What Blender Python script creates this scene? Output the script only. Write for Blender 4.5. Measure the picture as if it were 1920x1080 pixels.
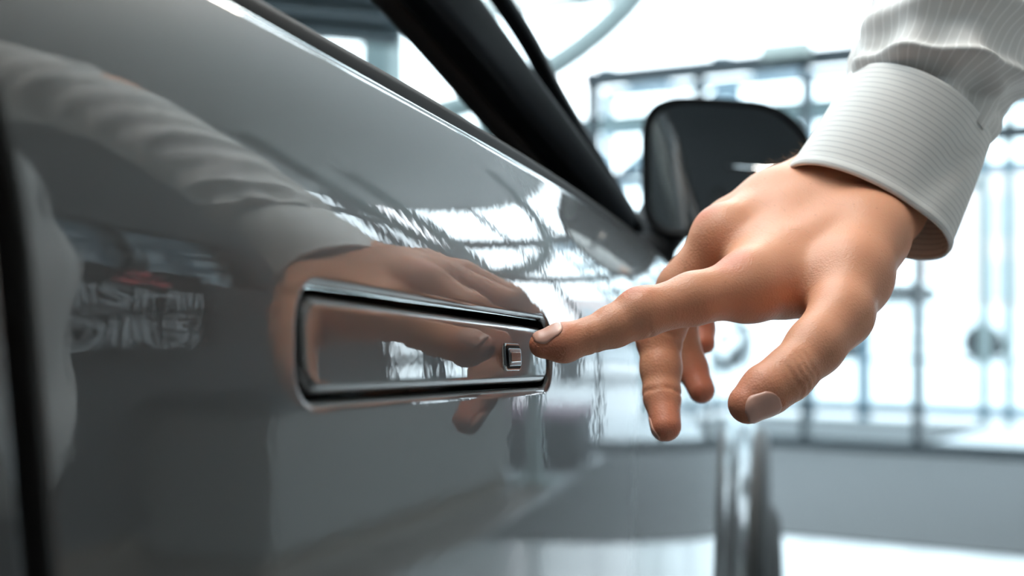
import bpy, bmesh, math, random
import numpy as np
from mathutils import Vector, Matrix

random.seed(4)
for _o in list(bpy.data.objects):
    bpy.data.objects.remove(_o)
scene = bpy.context.scene
COL = scene.collection

# ------------------------------------------------------------------ camera
PSI = math.radians(18.45)          # the lens looks this much to the left of the car's long axis
EYE = 0.97                         # lens height over the floor
cam_d = bpy.data.cameras.new('camera')
cam_d.lens = 50.0; cam_d.sensor_width = 36.0
cam_d.shift_y = 33.0 / 1920.0
cam_d.clip_start = 0.02; cam_d.clip_end = 300
cam_d.dof.use_dof = True
cam_d.dof.focus_distance = 0.565
cam_d.dof.aperture_fstop = 7.2
cam = bpy.data.objects.new('camera', cam_d)
cam.location = (0, 0, EYE)
cam.rotation_euler = (math.radians(90), 0, PSI)
COL.objects.link(cam)
scene.camera = cam

# ------------------------------------------------------------------ world, exposure
world = bpy.data.worlds.new('overcast_sky'); scene.world = world
world.use_nodes = True
_bg = world.node_tree.nodes['Background']
_bg.inputs[0].default_value = (0.86, 0.94, 1.0, 1)
_bg.inputs[1].default_value = 4.5
vs = scene.view_settings
vs.view_transform = 'Standard'; vs.look = 'None'; vs.gamma = 1.0
vs.use_curve_mapping = False
vs.exposure = 0.33
scene.cycles.use_denoising = True
scene.cycles.max_bounces = 10
scene.cycles.transparent_max_bounces = 24
scene.cycles.caustics_reflective = False
scene.cycles.caustics_refractive = False
scene.cycles.sample_clamp_indirect = 6.0

# ------------------------------------------------------------------ helpers
def link(o, parent=None):
    COL.objects.link(o)
    if parent is not None: o.parent = parent
    return o
def tag(o, label=None, cat=None, group=None, kind=None):
    if label: o['label'] = label
    if cat: o['category'] = cat
    if group: o['group'] = group
    if kind: o['kind'] = kind
    return o
def empty(name, loc=(0, 0, 0), rz=0.0):
    o = bpy.data.objects.new(name, None); o.location = loc; o.rotation_euler = (0, 0, rz)
    o.empty_display_size = 0.05
    return link(o)
class MB:
    """collects vertices and faces of one mesh object"""
    def __init__(s): s.v = []; s.f = []
    def add(s, vs_, fs):
        n = len(s.v); s.v += [tuple(map(float, q)) for q in vs_]
        s.f += [tuple(i + n for i in f) for f in fs]; return s
    def box(s, x0, x1, y0, y1, z0, z1):
        c = [(x, y, z) for x in (x0, x1) for y in (y0, y1) for z in (z0, z1)]
        return s.add(c, [(0,1,3,2),(4,6,7,5),(0,4,5,1),(2,3,7,6),(0,2,6,4),(1,5,7,3)])
    def frame_box(s, o, u, v, w, su, sv, sw):
        """box centred on o with half sizes su,sv,sw along the axes u,v,w"""
        o, u, v, w = map(Vector, (o, u, v, w))
        c = [o + u*su*a + v*sv*b + w*sw*d for a in (-1,1) for b in (-1,1) for d in (-1,1)]
        return s.add(c, [(0,1,3,2),(4,6,7,5),(0,4,5,1),(2,3,7,6),(0,2,6,4),(1,5,7,3)])
    def tube(s, pts, rad, n=12, cap=True, ref=None, aspect=1.0):
        pts = [Vector(p) for p in pts]
        rads = rad if hasattr(rad, '__len__') else [rad]*len(pts)
        rings = []; base = len(s.v); prev = None
        for i, p in enumerate(pts):
            t = (pts[min(i+1, len(pts)-1)] - pts[max(i-1, 0)]).normalized()
            if prev is None:
                a = Vector(ref) if ref else (Vector((0,0,1)) if abs(t.z) < .9 else Vector((1,0,0)))
            else: a = prev
            a = (a - t*a.dot(t)).normalized(); prev = a; b = t.cross(a)
            for k in range(n):
                q = 2*math.pi*k/n
                s.v.append(tuple(p + a*math.cos(q)*rads[i] + b*math.sin(q)*rads[i]*aspect))
        for i in range(len(pts)-1):
            for k in range(n):
                k2 = (k+1) % n
                s.f.append((base+i*n+k, base+i*n+k2, base+(i+1)*n+k2, base+(i+1)*n+k))
        if cap:
            s.f.append(tuple(base+k for k in range(n))[::-1])
            s.f.append(tuple(base+(len(pts)-1)*n+k for k in range(n)))
        return s
    def grid(s, P):
        """P: array (m,n,3)"""
        P = np.asarray(P); m, n = P.shape[:2]
        return s.add(P.reshape(-1, 3), [(i*n+j, i*n+j+1, (i+1)*n+j+1, (i+1)*n+j) for i in range(m-1) for j in range(n-1)])
    def build(s, name, mat=None, parent=None, smooth=False, bevel=0.0, solid=0.0, seg=2):
        me = bpy.data.meshes.new(name); me.from_pydata(s.v, [], s.f); me.update()
        if mat: me.materials.append(mat)
        o = bpy.data.objects.new(name, me); link(o, parent)
        if smooth: me.polygons.foreach_set('use_smooth', [True]*len(me.polygons))
        if solid:
            md = o.modifiers.new('thick', 'SOLIDIFY'); md.thickness = solid; md.offset = 0
        if bevel:
            md = o.modifiers.new('bevel', 'BEVEL'); md.width = bevel; md.segments = seg; md.limit_method = 'ANGLE'
        return o
def lathe(profile, n=64, axis_x=True):
    """profile: list of (axial, radius); axis along X"""
    m = MB(); base = 0
    for a, r in profile:
        for k in range(n):
            q = 2*math.pi*k/n; m.v.append((a, r*math.cos(q), r*math.sin(q)))
    for i in range(len(profile)-1):
        for k in range(n):
            k2 = (k+1) % n
            m.f.append((i*n+k, i*n+k2, (i+1)*n+k2, (i+1)*n+k))
    return m

# ------------------------------------------------------------------ materials
def mat(name, col, rough=0.5, metal=0.0, coat=0.0, spec=0.5, coat_rough=0.03, noise=0.0, nscale=8.0, bump=0.0, bscale=200.0, sss=0.0):
    m = bpy.data.materials.new(name); m.use_nodes = True
    nt = m.node_tree; b = nt.nodes['Principled BSDF']
    b.inputs['Base Color'].default_value = (*col, 1)
    b.inputs['Roughness'].default_value = rough
    b.inputs['Metallic'].default_value = metal
    b.inputs['Coat Weight'].default_value = coat
    b.inputs['Coat Roughness'].default_value = coat_rough
    b.inputs['Specular IOR Level'].default_value = spec
    if noise or bump:
        tc = nt.nodes.new('ShaderNodeTexCoord')
    if noise:
        n = nt.nodes.new('ShaderNodeTexNoise'); n.inputs['Scale'].default_value = nscale; n.inputs['Detail'].default_value = 4
        nt.links.new(tc.outputs['Object'], n.inputs['Vector'])
        mx = nt.nodes.new('ShaderNodeMixRGB'); mx.inputs[1].default_value = (*[max(0, c*(1-noise)) for c in col], 1)
        mx.inputs[2].default_value = (*[min(1, c*(1+noise)) for c in col], 1)
        nt.links.new(n.outputs['Fac'], mx.inputs[0]); nt.links.new(mx.outputs[0], b.inputs['Base Color'])
    if bump:
        n2 = nt.nodes.new('ShaderNodeTexNoise'); n2.inputs['Scale'].default_value = bscale; n2.inputs['Detail'].default_value = 3
        nt.links.new(tc.outputs['Object'], n2.inputs['Vector'])
        bp = nt.nodes.new('ShaderNodeBump'); bp.inputs['Strength'].default_value = bump; bp.inputs['Distance'].default_value = 0.001
        nt.links.new(n2.outputs['Fac'], bp.inputs['Height']); nt.links.new(bp.outputs['Normal'], b.inputs['Normal'])
    return m
def glass_mat(name, tint=(0.93, 0.97, 0.98), ior=1.45, refl=1.0):
    """thin clear pane: see-through with a Fresnel reflection"""
    m = bpy.data.materials.new(name); m.use_nodes = True
    nt = m.node_tree; nt.nodes.clear()
    out = nt.nodes.new('ShaderNodeOutputMaterial'); mix = nt.nodes.new('ShaderNodeMixShader')
    tr = nt.nodes.new('ShaderNodeBsdfTransparent'); tr.inputs[0].default_value = (*tint, 1)
    gl = nt.nodes.new('ShaderNodeBsdfGlossy'); gl.inputs['Roughness'].default_value = 0.0
    gl.inputs[0].default_value = (refl, refl, refl, 1)
    fr = nt.nodes.new('ShaderNodeFresnel'); ge = nt.nodes.new('ShaderNodeNewGeometry'); mr = nt.nodes.new('ShaderNodeMapRange')
    mr.inputs['To Min'].default_value = ior; mr.inputs['To Max'].default_value = 1/ior      # the pane is thin: both faces reflect alike
    nt.links.new(ge.outputs['Backfacing'], mr.inputs['Value']); nt.links.new(mr.outputs[0], fr.inputs['IOR'])
    nt.links.new(fr.outputs[0], mix.inputs[0]); nt.links.new(tr.outputs[0], mix.inputs[1]); nt.links.new(gl.outputs[0], mix.inputs[2])
    nt.links.new(mix.outputs[0], out.inputs[0])
    return m
def emit_mat(name, col, s):
    m = bpy.data.materials.new(name); m.use_nodes = True; nt = m.node_tree; nt.nodes.clear()
    out = nt.nodes.new('ShaderNodeOutputMaterial'); e = nt.nodes.new('ShaderNodeEmission')
    e.inputs[0].default_value = (*col, 1); e.inputs[1].default_value = s
    nt.links.new(e.outputs[0], out.inputs[0]); return m

M = {}
M['tile'] = mat('white_floor_tile', (0.47, 0.50, 0.515), 0.28, noise=0.03, nscale=3)
M['grout'] = mat('tile_grout', (0.45, 0.48, 0.5), 0.8)
M['carpet'] = mat('grey_carpet', (0.078, 0.085, 0.089), 0.95, noise=0.12, nscale=40, bump=0.6, bscale=400)
M['wall'] = mat('plaster_grey', (0.06, 0.064, 0.068), 0.8, noise=0.05, nscale=2)
M['wall_pale'] = mat('plaster_pale', (0.24, 0.245, 0.24), 0.8, noise=0.03, nscale=2)
M['ceiling'] = mat('ceiling_paint', (0.80, 0.775, 0.74), 0.85, noise=0.03, nscale=1.5)
M['steel'] = mat('dark_window_steel', (0.03, 0.042, 0.05), 0.5, noise=0.1, nscale=6)
M['steel_blue'] = mat('blue_grey_steel', (0.12, 0.19, 0.24), 0.5, noise=0.08, nscale=6)
M['white_steel'] = mat('pale_painted_steel', (0.27, 0.33, 0.33), 0.5, noise=0.05, nscale=4)
M['glass'] = glass_mat('window_glass')
M['car_glass'] = glass_mat('car_glass', (0.93, 0.97, 0.97), 1.35)
M['pavement'] = mat('outdoor_pavement', (0.50, 0.52, 0.53), 0.85, noise=0.1, nscale=0.7)
M['facade_pink'] = mat('pale_render', (0.62, 0.52, 0.50), 0.9, noise=0.05, nscale=0.5)
M['black_plastic'] = mat('black_plastic', (0.006, 0.007, 0.008), 0.6, spec=0.15, noise=0.1, nscale=60)
M['black_gloss'] = mat('black_gloss_trim', (0.006, 0.008, 0.010), 0.10, coat=0.5, noise=0.1, nscale=30)
M['rubber'] = mat('tyre_rubber', (0.02, 0.021, 0.022), 0.7, noise=0.15, nscale=40, bump=0.3, bscale=150)
M['alloy'] = mat('alloy_rim', (0.35, 0.38, 0.40), 0.25, metal=1.0, noise=0.05, nscale=20)
M['black_satin'] = mat('black_satin_trim', (0.006, 0.008, 0.010), 0.32, spec=0.12, noise=0.1, nscale=30)
M['chrome'] = mat('bright_metal', (0.72, 0.74, 0.75), 0.12, metal=1.0, noise=0.02, nscale=20)
M['mirror'] = mat('mirror_glass', (0.80, 0.84, 0.85), 0.02, metal=1.0, noise=0.01, nscale=5)
M['pillar_trim'] = mat('warm_grey_pillar_trim', (0.03, 0.028, 0.027), 0.7, spec=.2, noise=0.08, nscale=50)

# ================================================================== the showroom
FA = Vector((-1.215, 9.884, 0.0))            # a point on the foot of the glazed front
FE = Vector((0.9677, -0.2519, 0.0))          # along the front, to the right
FN = Vector((0.2519, 0.9677, 0.0))           # outward
UP = Vector((0, 0, 1))
def fp(a, z, off=0.0): return FA + FE*a + FN*off + UP*z
CEIL = 3.25
WALL_X = 2.45                                # face of the right-hand wall

floor = MB().box(-13, WALL_X+0.2, -6, 12.5, -0.2, -0.006).build('floor', M['grout']); tag(floor, kind='structure')
_tm = None
for i in range(-4, 3):
    for j in range(-1, 8):
        x0, y0 = i*1.0 - 0.55, j*1.0 + 0.1
        if x0 + 1 > WALL_X: continue
        if _tm is None:
            t = MB().box(0.0015, 0.9985, 0.0015, 0.9985, -0.012, 0.0).build('tile', M['tile'], floor, bevel=0.002, seg=1); _tm = t
        else:
            t = _tm.copy(); link(t); t.parent = floor
        t.location = (x0, y0, 0)
c0, c1, c2, c3 = fp(-9, 0.008, -0.12), Vector((1.38, 9.07, .008)), Vector((1.60, 5.45, .008)), fp(-9, 0.008, -3.72)
cm = MB(); cm.add([c0, c1, c2, c3] + [Vector((q.x, q.y, 0.0005)) for q in (c0, c1, c2, c3)],
                  [(3,2,1,0), (4,5,6,7), (0,1,5,4), (1,2,6,5), (2,3,7,6), (3,0,4,7)])
tag(cm.build('carpet', M['carpet']), 'wide grey carpet strip on the floor along the glass front', 'carpet')

# ---- glazed front
front = empty('wall_front'); tag(front, kind='structure')
def fbar(name, a0, a1, z0, z1, dep, m, off=0.0, parent=front, bevel=0.004):
    mb = MB(); mb.frame_box(fp((a0+a1)/2, (z0+z1)/2, off), FE, FN, UP, (a1-a0)/2, dep/2, (z1-z0)/2)
    return mb.build(name, m, parent, bevel=bevel, seg=1)
fbar('base_rail', -9, 3.7, 0.0, 0.075, 0.12, M['steel'])
fbar('transom', -1.66, 3.7, 2.60, 2.705, 0.14, M['steel'], -0.03)
fbar('end_post', -1.66, -1.60, 0.075, 2.72, 0.12, M['steel'])
fbar('post', 0.795, 0.842, 0.075, 2.60, 0.12, M['steel'])
fbar('post', 0.022, 0.058, 0.075, 2.60, 0.10, M['steel'])
fbar('post', -0.78, -0.73, 0.075, 2.60, 0.10, M['steel'])
fbar('low_rail', -0.75, 0.80, 0.255, 0.285, 0.06, M['steel'])
fbar('mid_rail', 0.84, 3.7, 2.02, 2.11, 0.10, M['steel'])
fbar('mid_rail', 0.842, 1.20, 1.72, 1.77, 0.08, M['steel'])
fbar('mid_rail', -1.60, -0.78, 1.90, 1.955, 0.08, M['steel'])
for a in (1.95, 2.85, 3.66):
    fbar('post', a-0.03, a+0.03, 0.075, CEIL, 0.14, M['steel'])
fbar('head_rail', -12, 3.7, CEIL-0.02, CEIL+0.14, 0.16, M['ceiling'])
for a in (-4.4, -6.6, -8.9):
    fbar('mullion', a-0.03, a+0.03, 0.075, CEIL, 0.12, M['white_steel'])
spans = [-9, -6.6, -4.4, -1.63, 0.82, 1.95, 2.85, 3.66]
for k in range(len(spans)-1):
    fbar('pane', spans[k]+0.03, spans[k+1]-0.03, 0.075, 2.60, 0.006, M['glass'], bevel=0)
    fbar('pane', spans[k]+0.03, spans[k+1]-0.03, 2.71, CEIL, 0.006, M['glass'], bevel=0)
tag(MB().frame_box(fp(-0.03, 2.70, -0.17), FE, FN, UP, 0.17, 0.07, 0.05).build('door_sensor_box', mat('sensor_grey', (0.48,0.55,0.52), 0.5, noise=0.03), bevel=0.012),
    'pale grey door sensor box mounted on the dark beam over the entrance', 'sensor')

# ---- entrance vestibule beyond the glass
vest = empty('entrance_vestibule', fp(0, 0, 0.2)); tag(vest, 'blue grey steel and glass entrance vestibule outside the showroom front', 'vestibule')
VD = 2.6
def vbar(name, p, q, r, m, parent=vest):
    d = (q-p).normalized(); a = UP if abs(d.z) < .9 else FE
    s = d.cross(a).normalized(); u = s.cross(d)
    mb = MB(); mb.frame_box((p+q)/2 - vest.location, d, s, u, (q-p).length/2, r, r)
    return mb.build(name, m, parent)
for a in (-2.95, -1.65, -0.95, -0.45, 0.56, 0.76, 1.9):
    vbar('post', fp(a, 0.0, VD), fp(a, 3.0, VD), 0.045 if a < .5 else .035, M['steel_blue'] if a < .5 else M['white_steel'])
for z in (0.10, 2.10, 2.62, 2.98):
    vbar('rail', fp(-2.95, z, VD), fp(1.9, z, VD), 0.04, M['steel_blue'])
for a in (-2.3, -0.95, 0.76, 1.9):
    vbar('roof_beam', fp(a*0.7, 2.72, 0.12), fp(a, 2.98, VD), 0.05, M['steel_blue'])
vbar('brace', fp(-2.95, 2.1, VD), fp(-1.65, 2.98, VD), 0.05, M['steel_blue'])
vbar('brace', fp(-1.6, 1.5, 0.2), fp(-2.95, 2.62, VD), 0.05, M['steel_blue'])
vbar('brace', fp(-0.95, 2.1, VD), fp(-0.45, 2.98, VD), 0.035, M['steel_blue'])
vbar('roof_gutter', fp(-2.1, 2.40, 0.6), fp(1.6, 2.40, 0.6), 0.06, M['white_steel'])
mb = MB(); mb.frame_box(fp(-0.4, 1.5, VD) - vest.location, FE, FN, UP, 2.4, 0.003, 1.4); mb.build('pane', M['glass'], vest)
mb = MB(); mb.frame_box(fp(-0.3, 0.012, 1.3) - vest.location, FE, FN, UP, 0.95, 1.0, 0.01); mb.build('door_mat', M['carpet'], vest)

# ---- outdoors
tag(MB().box(-60, 60, -30, 90, -0.5, -0.21).build('ground', M['pavement']), kind='structure')
g2 = MB(); g2.add([fp(-30, -0.02, 0.12), fp(20, -0.02, 0.12), fp(20, -0.02, 70), fp(-30, -0.02, 70)], [(0,1,2,3)])
tag(g2.build('forecourt', M['pavement'], solid=0.02), kind='structure')
def parked_car(loc, rz, body, label):
    r = empty('parked_car', loc, rz); tag(r, label, 'car', 'cars parked outside the glass front')
    # side profile in (y, z); extruded in x with rounded shoulders
    prof = [(-2.1,.35),(-2.18,.62),(-2.05,.86),(-1.1,.97),(-.35,1.42),(.9,1.46),(1.75,1.05),(2.1,.98),(2.15,.5),(2.05,.3)]
    m = MB(); n = len(prof)
    for x, k in ((-.86,.97),(-.80,1.0),(.80,1.0),(.86,.97)):
        for y, z in prof: m.v.append((x*(1.0 if z < .99 else .82), y*k, z*(k if z > .5 else 1)))
    for i in range(3):
        for j in range(n):
            j2 = (j+1) % n; m.f.append((i*n+j, i*n+j2, (i+1)*n+j2, (i+1)*n+j))
    m.f.append(tuple(range(n))[::-1]); m.f.append(tuple(3*n+j for j in range(n)))
    m.build('body', body, r, bevel=0.03)
    for s in (-1, 1):
        w = MB(); w.add([(s*.80,-.95,1.0),(s*.735,-.33,1.36),(s*.735,.8,1.39),(s*.80,1.45,1.06)], [(0,1,2,3)])
        w.build('side_window', M['black_gloss'], r, solid=0.012)
        for yy in (-1.3, 1.3):
            wl = lathe([(-.1,.02),(-.1,.2),(-.1,.3),(-.07,.33),(.07,.33),(.1,.3),(.1,.2),(.1,.02)], 28).build('wheel', M['rubber'], r, smooth=True)
            wl.location = (s*.80, yy, .33)
    for yy, zz in ((-2.16, .72), (2.14, .76)):
        for s in (-1, 1):
            l = MB().box(s*.62-.16, s*.62+.16, yy-.03, yy+.03, zz-.06, zz+.06).build('lamp', M['chrome'] if yy > 0 else mat('red_lamp', (.55,.05,.04), .3), r, bevel=0.015)
    return r
parked_car((2.9, 18.5, -0.01), 1.30, mat('car_silver', (0.5,0.55,0.58), 0.3, coat=1, noise=0.02), 'silver grey car parked nearest the glass front, right of the dark door post')
parked_car((-1.3, 27.0, -0.01), 1.5, mat('car_white', (0.75,0.77,0.78), 0.3, coat=1, noise=0.02), 'white car parked farther off, seen between thumb and door post')
M['pale_window'] = mat('pale_window_glass', (.42,.44,.46), .3, noise=.05)
bld = empty('office_building', (3.0, 62.0, 0)); tag(bld, 'pale pinkish rendered building far across the forecourt', 'building')
MB().box(-6, 10, 0, 8, 0, 6.5).build('wall', M['facade_pink'], bld)
for i in range(7):
    for j in range(2):
        MB().box(-5.2+i*2.1, -3.9+i*2.1, -0.05, 0.1, 1.2+j*2.6, 2.9+j*2.6).build('window', M['pale_window'], bld)

# ---- ceiling, unseen skylight added over the left half as key light, walls
def yfront(x): return 9.884 - 0.2519*(x + 1.215)/0.9677
SKX = -0.35; SKY = -1.2  # skylight edges, set by the light wanted on the hand
cl_ = MB(); cl_.add([(SKX,-6,CEIL),(WALL_X+.2,-6,CEIL),(WALL_X+.2,yfront(WALL_X+.2),CEIL),(SKX,yfront(SKX),CEIL)] + [(SKX,-6,CEIL+.2),(WALL_X+.2,-6,CEIL+.2),(WALL_X+.2,yfront(WALL_X+.2),CEIL+.2),(SKX,yfront(SKX),CEIL+.2)],
    [(0,3,2,1),(4,5,6,7),(0,1,5,4),(1,2,6,5),(2,3,7,6),(3,0,4,7)])
tag(cl_.build('ceiling', M['ceiling']), kind='structure')
tag(MB().box(-13, SKX-.001, -6, SKY, CEIL, CEIL+.2).build('ceiling', M['ceiling']), kind='structure')
rg = empty('window_1'); tag(rg, kind='structure')  # added glazed opening, never in view, lets in light from upper left
for k in range(10):
    x = SKX - k*1.25
    MB().box(x-.05, x+.05, SKY, yfront(x), CEIL, CEIL+.22).build('rafter', M['white_steel'], rg)
for k in range(6):
    y = SKY+.05 + k*2.2
    MB().box(-13, SKX, y-.04, y+.04, CEIL+.04, CEIL+.18).build('purlin', M['white_steel'], rg)
MB().add([(-13,SKY,CEIL+.21),(SKX,SKY,CEIL+.21),(SKX,yfront(SKX),CEIL+.21),(-13,yfront(-13),CEIL+.21)], [(0,1,2,3)]).build('pane', M['glass'], rg, solid=0.006)

wr = empty('wall_right'); tag(wr, kind='structure')
X0, X1 = WALL_X, WALL_X+0.2
MB().box(X0, X1, -6, 3.6, 0, CEIL).build('wall_panel', M['wall'], wr)
MB().box(X0, X1, 3.6, 5.3, 0, 1.22).build('wall_panel', M['wall'], wr)
MB().box(X0, X1, 3.6, 5.3, 1.75, CEIL).build('wall_panel', M['wall'], wr)
MB().box(X0, X1, 5.3, 6.6, 0, 1.9).build('wall_panel', M['wall'], wr)
MB().box(X0, X1, 5.3, 5.75, 1.9, CEIL).build('wall_panel', M['wall'], wr)
MB().box(X0, X1, 5.75, 6.6, 2.75, CEIL).build('wall_panel', M['wall'], wr)
MB().box(X0+.08, X0+.09, 3.6, 5.3, 1.22, 1.75).build('pane', glass_mat('tinted_pane', (0.14, 0.18, 0.20)), wr)
for y in (3.6, 4.45, 5.25): MB().box(X0+.03, X0+.13, y, y+.05, 1.22, 1.75).build('window_bar', M['steel'], wr)
MB().box(X0+.05, X0+.06, 5.75, 8.9, 0.08, CEIL).build('pane', M['glass'], wr)
for y in (6.6, 7.35, 8.1, 8.82): MB().box(X0+.0, X0+.12, y, y+.06, 0, CEIL).build('post', M['steel'], wr)
for z in (0.0, 0.95, 1.75, 2.32, 2.85): MB().box(X0+.01, X0+.11, 6.6, 8.9, z, z+.06).build('rail', M['steel'], wr)
bb = MB().box(X0-.02, X0, -6, 6.6, 0, 0.16).build('baseboard_right', mat('brown_skirting', (0.16,0.13,0.10), 0.6, noise=0.1)); tag(bb, kind='structure')
tag(MB().box(-13, WALL_X+.2, -6.2, -6, 0, CEIL).build('wall_back', mat('dark_back_wall', (.05,.052,.055), .8, noise=.05)), kind='structure')
wl = empty('wall_left'); tag(wl, kind='structure')
MB().box(-13.1, -13, -6, 12.5, 0, 1.0).build('wall_panel', M['wall_pale'], wl)
MB().box(-13.05, -13.04, SKY, 12.5, 1.0, CEIL).build('pane', M['glass'], wl)
MB().box(-13.1, -13, -6, SKY, 1.0, CEIL).build('wall_panel', M['wall_pale'], wl)
for k in range(5): MB().box(-13.1, -13.0, SKY+k*2.3, SKY+.1+k*2.3, 1.0, CEIL).build('mullion', M['white_steel'], wl)

MB().box(1.62, 1.93, -6, 7.2, -0.005, 0.004).build('border_strip', mat('brown_stone_border', (0.17,0.145,0.125), 0.5, noise=.1), floor)
# ---- showroom furniture along the right wall (seen in the paint)
ct = empty('reception_counter', (WALL_X-0.5, 4.3, 0)); tag(ct, 'low pale grey counter with dark top against the right wall', 'counter')
MB().box(-0.02, 0.48, 0, 2.75, 0.10, 0.60).build('body', M['wall_pale'], ct, bevel=0.01)
MB().box(-0.04, 0.48, -0.02, 2.77, 0.60, 0.64).build('top', M['steel'], ct, bevel=0.006)
MB().box(0.02, 0.48, 0.02, 2.73, 0, 0.10).build('plinth', mat('brown_plinth', (0.15,0.12,0.09), 0.6, noise=0.1), ct)
cb = empty('storage_cabinet', (WALL_X-0.5, 0.2, 0)); tag(cb, 'dark brown storage cabinet with three doors against the right wall', 'cabinet')
MB().box(0, 0.48, 0, 1.9, 0.06, 0.88).build('body', mat('dark_brown_laminate', (0.055,0.048,0.045), 0.5, noise=0.15), cb, bevel=0.005)
for k in range(3):
    d = MB().box(-0.02, 0, 0.02+k*0.63, 0.61+k*0.63, 0.08, 0.86).build('door', mat('dark_brown_door', (0.06,0.053,0.05), 0.45, noise=0.15), cb, bevel=0.004)
    MB().box(-0.045, -0.02, 0.54+k*0.63, 0.56+k*0.63, 0.5, 0.7).build('handle', M['chrome'], d, bevel=0.004)
sg = empty('sign_panel', (WALL_X-0.12, 3.72, 0.955)); tag(sg, 'dark sign panel with pale lettering and red diamonds in front of the right wall', 'sign')
MB().box(0, 0.02, -1.50, 0.90, -0.138, 0.32).build('panel', mat('dark_sign_panel', (0.018,0.02,0.023), 0.9, noise=0.05, spec=.1), sg)
def text(body, size, loc, parent, m, wide=2.1):
    cu = bpy.data.curves.new('lettering', 'FONT'); cu.body = body; cu.size = size; cu.extrude = 0.004; cu.offset = 0.0016; cu.align_x = 'CENTER'
    o = bpy.data.objects.new('lettering', cu); COL.objects.link(o)
    dg = bpy.context.evaluated_depsgraph_get(); me = bpy.data.meshes.new_from_object(o.evaluated_get(dg))
    bpy.data.objects.remove(o); me.materials.append(m)
    # lettering is read from the far side of the pane: mirrored towards the showroom
    for v in me.vertices: v.co = Vector((-v.co.z - 0.003, v.co.x*wide, v.co.y))
    o = bpy.data.objects.new('lettering', me); o.location = loc; link(o, parent); return o
M['letters'] = mat('pale_lettering', (0.5,0.52,0.54), 0.5, noise=0.02)
text('MITSUBISHI', 0.165, (0, -0.36, 0.005), sg, M['letters'], 2.8)
text('MOTORS', 0.135, (0, -0.24, -0.122), sg, M['letters'], 3.6)
for (y, z) in ((.45, .265), (.36, .185), (.54, .185)):
    MB().add([(-.006, y, z-.04), (-.006, y+.09, z), (-.006, y, z+.04), (-.006, y-.09, z)], [(0,1,2,3)]).build('red_diamond', mat('sign_red', (0.55,0.03,0.03), 0.4), sg, solid=0.006)

# ---- pale tree columns with curved braces
def column(x, y, label, top=CEIL-.012, braces=((1, 0), (-1, 0)), zspring=2.0, r=0.085):
    c = empty('steel_column', (x, y, 0.0095)); tag(c, label, 'column', 'pale steel columns with curved braces')
    MB().box(-r, r, -r*1.3, r*1.3, 0, top).build('shaft', M['white_steel'], c, bevel=0.01)
    MB().box(-.2, .2, -.2, .2, 0.0, 0.02).build('foot_plate', M['white_steel'], c)
    for dx, dy in braces:
        pts = []
        for i in range(15):
            t = i/14*math.radians(82)
            pts.append((dx*(1-math.cos(t))*0 + dx*math.sin(t)*1.7, dy*math.sin(t)*1.7, zspring + (1.0-math.cos(t))*0 + 1.7*(1-math.cos(t))*0.75 + .15*math.sin(t)))
        MB().tube(pts, 0.07, 12).build('curved_brace', M['white_steel'], c, smooth=True)
    return c
column(-3.22, 7.36, 'pale steel column with curved brace seen through the car window', braces=((0.95, 0.3), (-0.95, -0.3)), )
MB_tie = MB().tube([(-3.22, 7.36, 1.96), (-2.2, 7.70, 1.94)], 0.05, 10)
tag(MB_tie.build('tie_rail', M['white_steel'], smooth=True), 'pale horizontal rail fixed beside the steel column', 'rail')
column(1.80, 7.35, 'pale steel column by the right-hand glazing past the low counter', braces=((-0.9, 0.3), (-0.1, -1.0)), zspring=1.9, r=.06)
plb = empty('floor_planter', (1.95, 8.3, 0)); tag(plb, 'low dark planter box with mauve top by the glass front', 'planter')
MB().box(-.42,.38,-.35,.35,0,.30).build('box', mat('dark_planter', (.03,.03,.035), .5, noise=.1), plb, bevel=.01)
MB().box(-.44,.40,-.37,.37,.30,.36).build('rim', mat('mauve_rim', (.30,.20,.26), .5, noise=.05), plb, bevel=.01)
lv = empty('louvre_screen', (-3.9, 6.15, 2.36)); tag(lv, 'dark blue louvre screen behind the driver side window', 'louvre')
for k in range(9):
    MB().frame_box((0.0, 0, .03+k*0.10), Vector((.93,.36,-.08)).normalized(), Vector((-.36,.93,0)).normalized(), UP, 1.2, 0.05, 0.022).build('slat', M['steel'], lv)
MB().frame_box((-.03, .09, .45), Vector((.93,.36,0)).normalized(), Vector((-.36,.93,0)).normalized(), UP, 1.2, 0.01, 0.47).build('back_panel', mat('teal_panel', (.07,.115,.135), .6, noise=.1), lv)
for sx in (-1.1, 0.35): MB().frame_box((sx*.93, sx*.36+.05, -.68), (1,0,0), (0,1,0), UP, 0.04, 0.04, 1.55).build('upright', M['steel'], lv)

# ---- lamps out of view, added overhead as warm key light on the hand
for k, (x, y) in enumerate([(-0.4, 0.4), (-0.4, 3.2), (-3.5, 1.0), (-3.5, 3.5)]):
    L = empty('linear_lamp', (x, y, CEIL-0.26))
    tag(L, ['slim white linear ceiling lamp above the front door', 'slim white linear ceiling lamp above the bonnet', 'slim white linear ceiling lamp on the far left, rear',
            'slim white linear ceiling lamp on the far left, front'][k], 'lamp', 'linear ceiling lamps')
    MB().box(-.06, .06, -.7, .7, 0, .05).build('housing', M['white_steel'], L)
    MB().box(-.05, .05, -.68, .68, -.008, 0).build('diffuser', emit_mat('lamp_diffuser', (1, .88, .76), 46.0), L)
    for s in (-.6, .6): MB().box(-.004, .004, s-.004, s+.004, .05, .25).build('rod', M['steel'], L)

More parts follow.
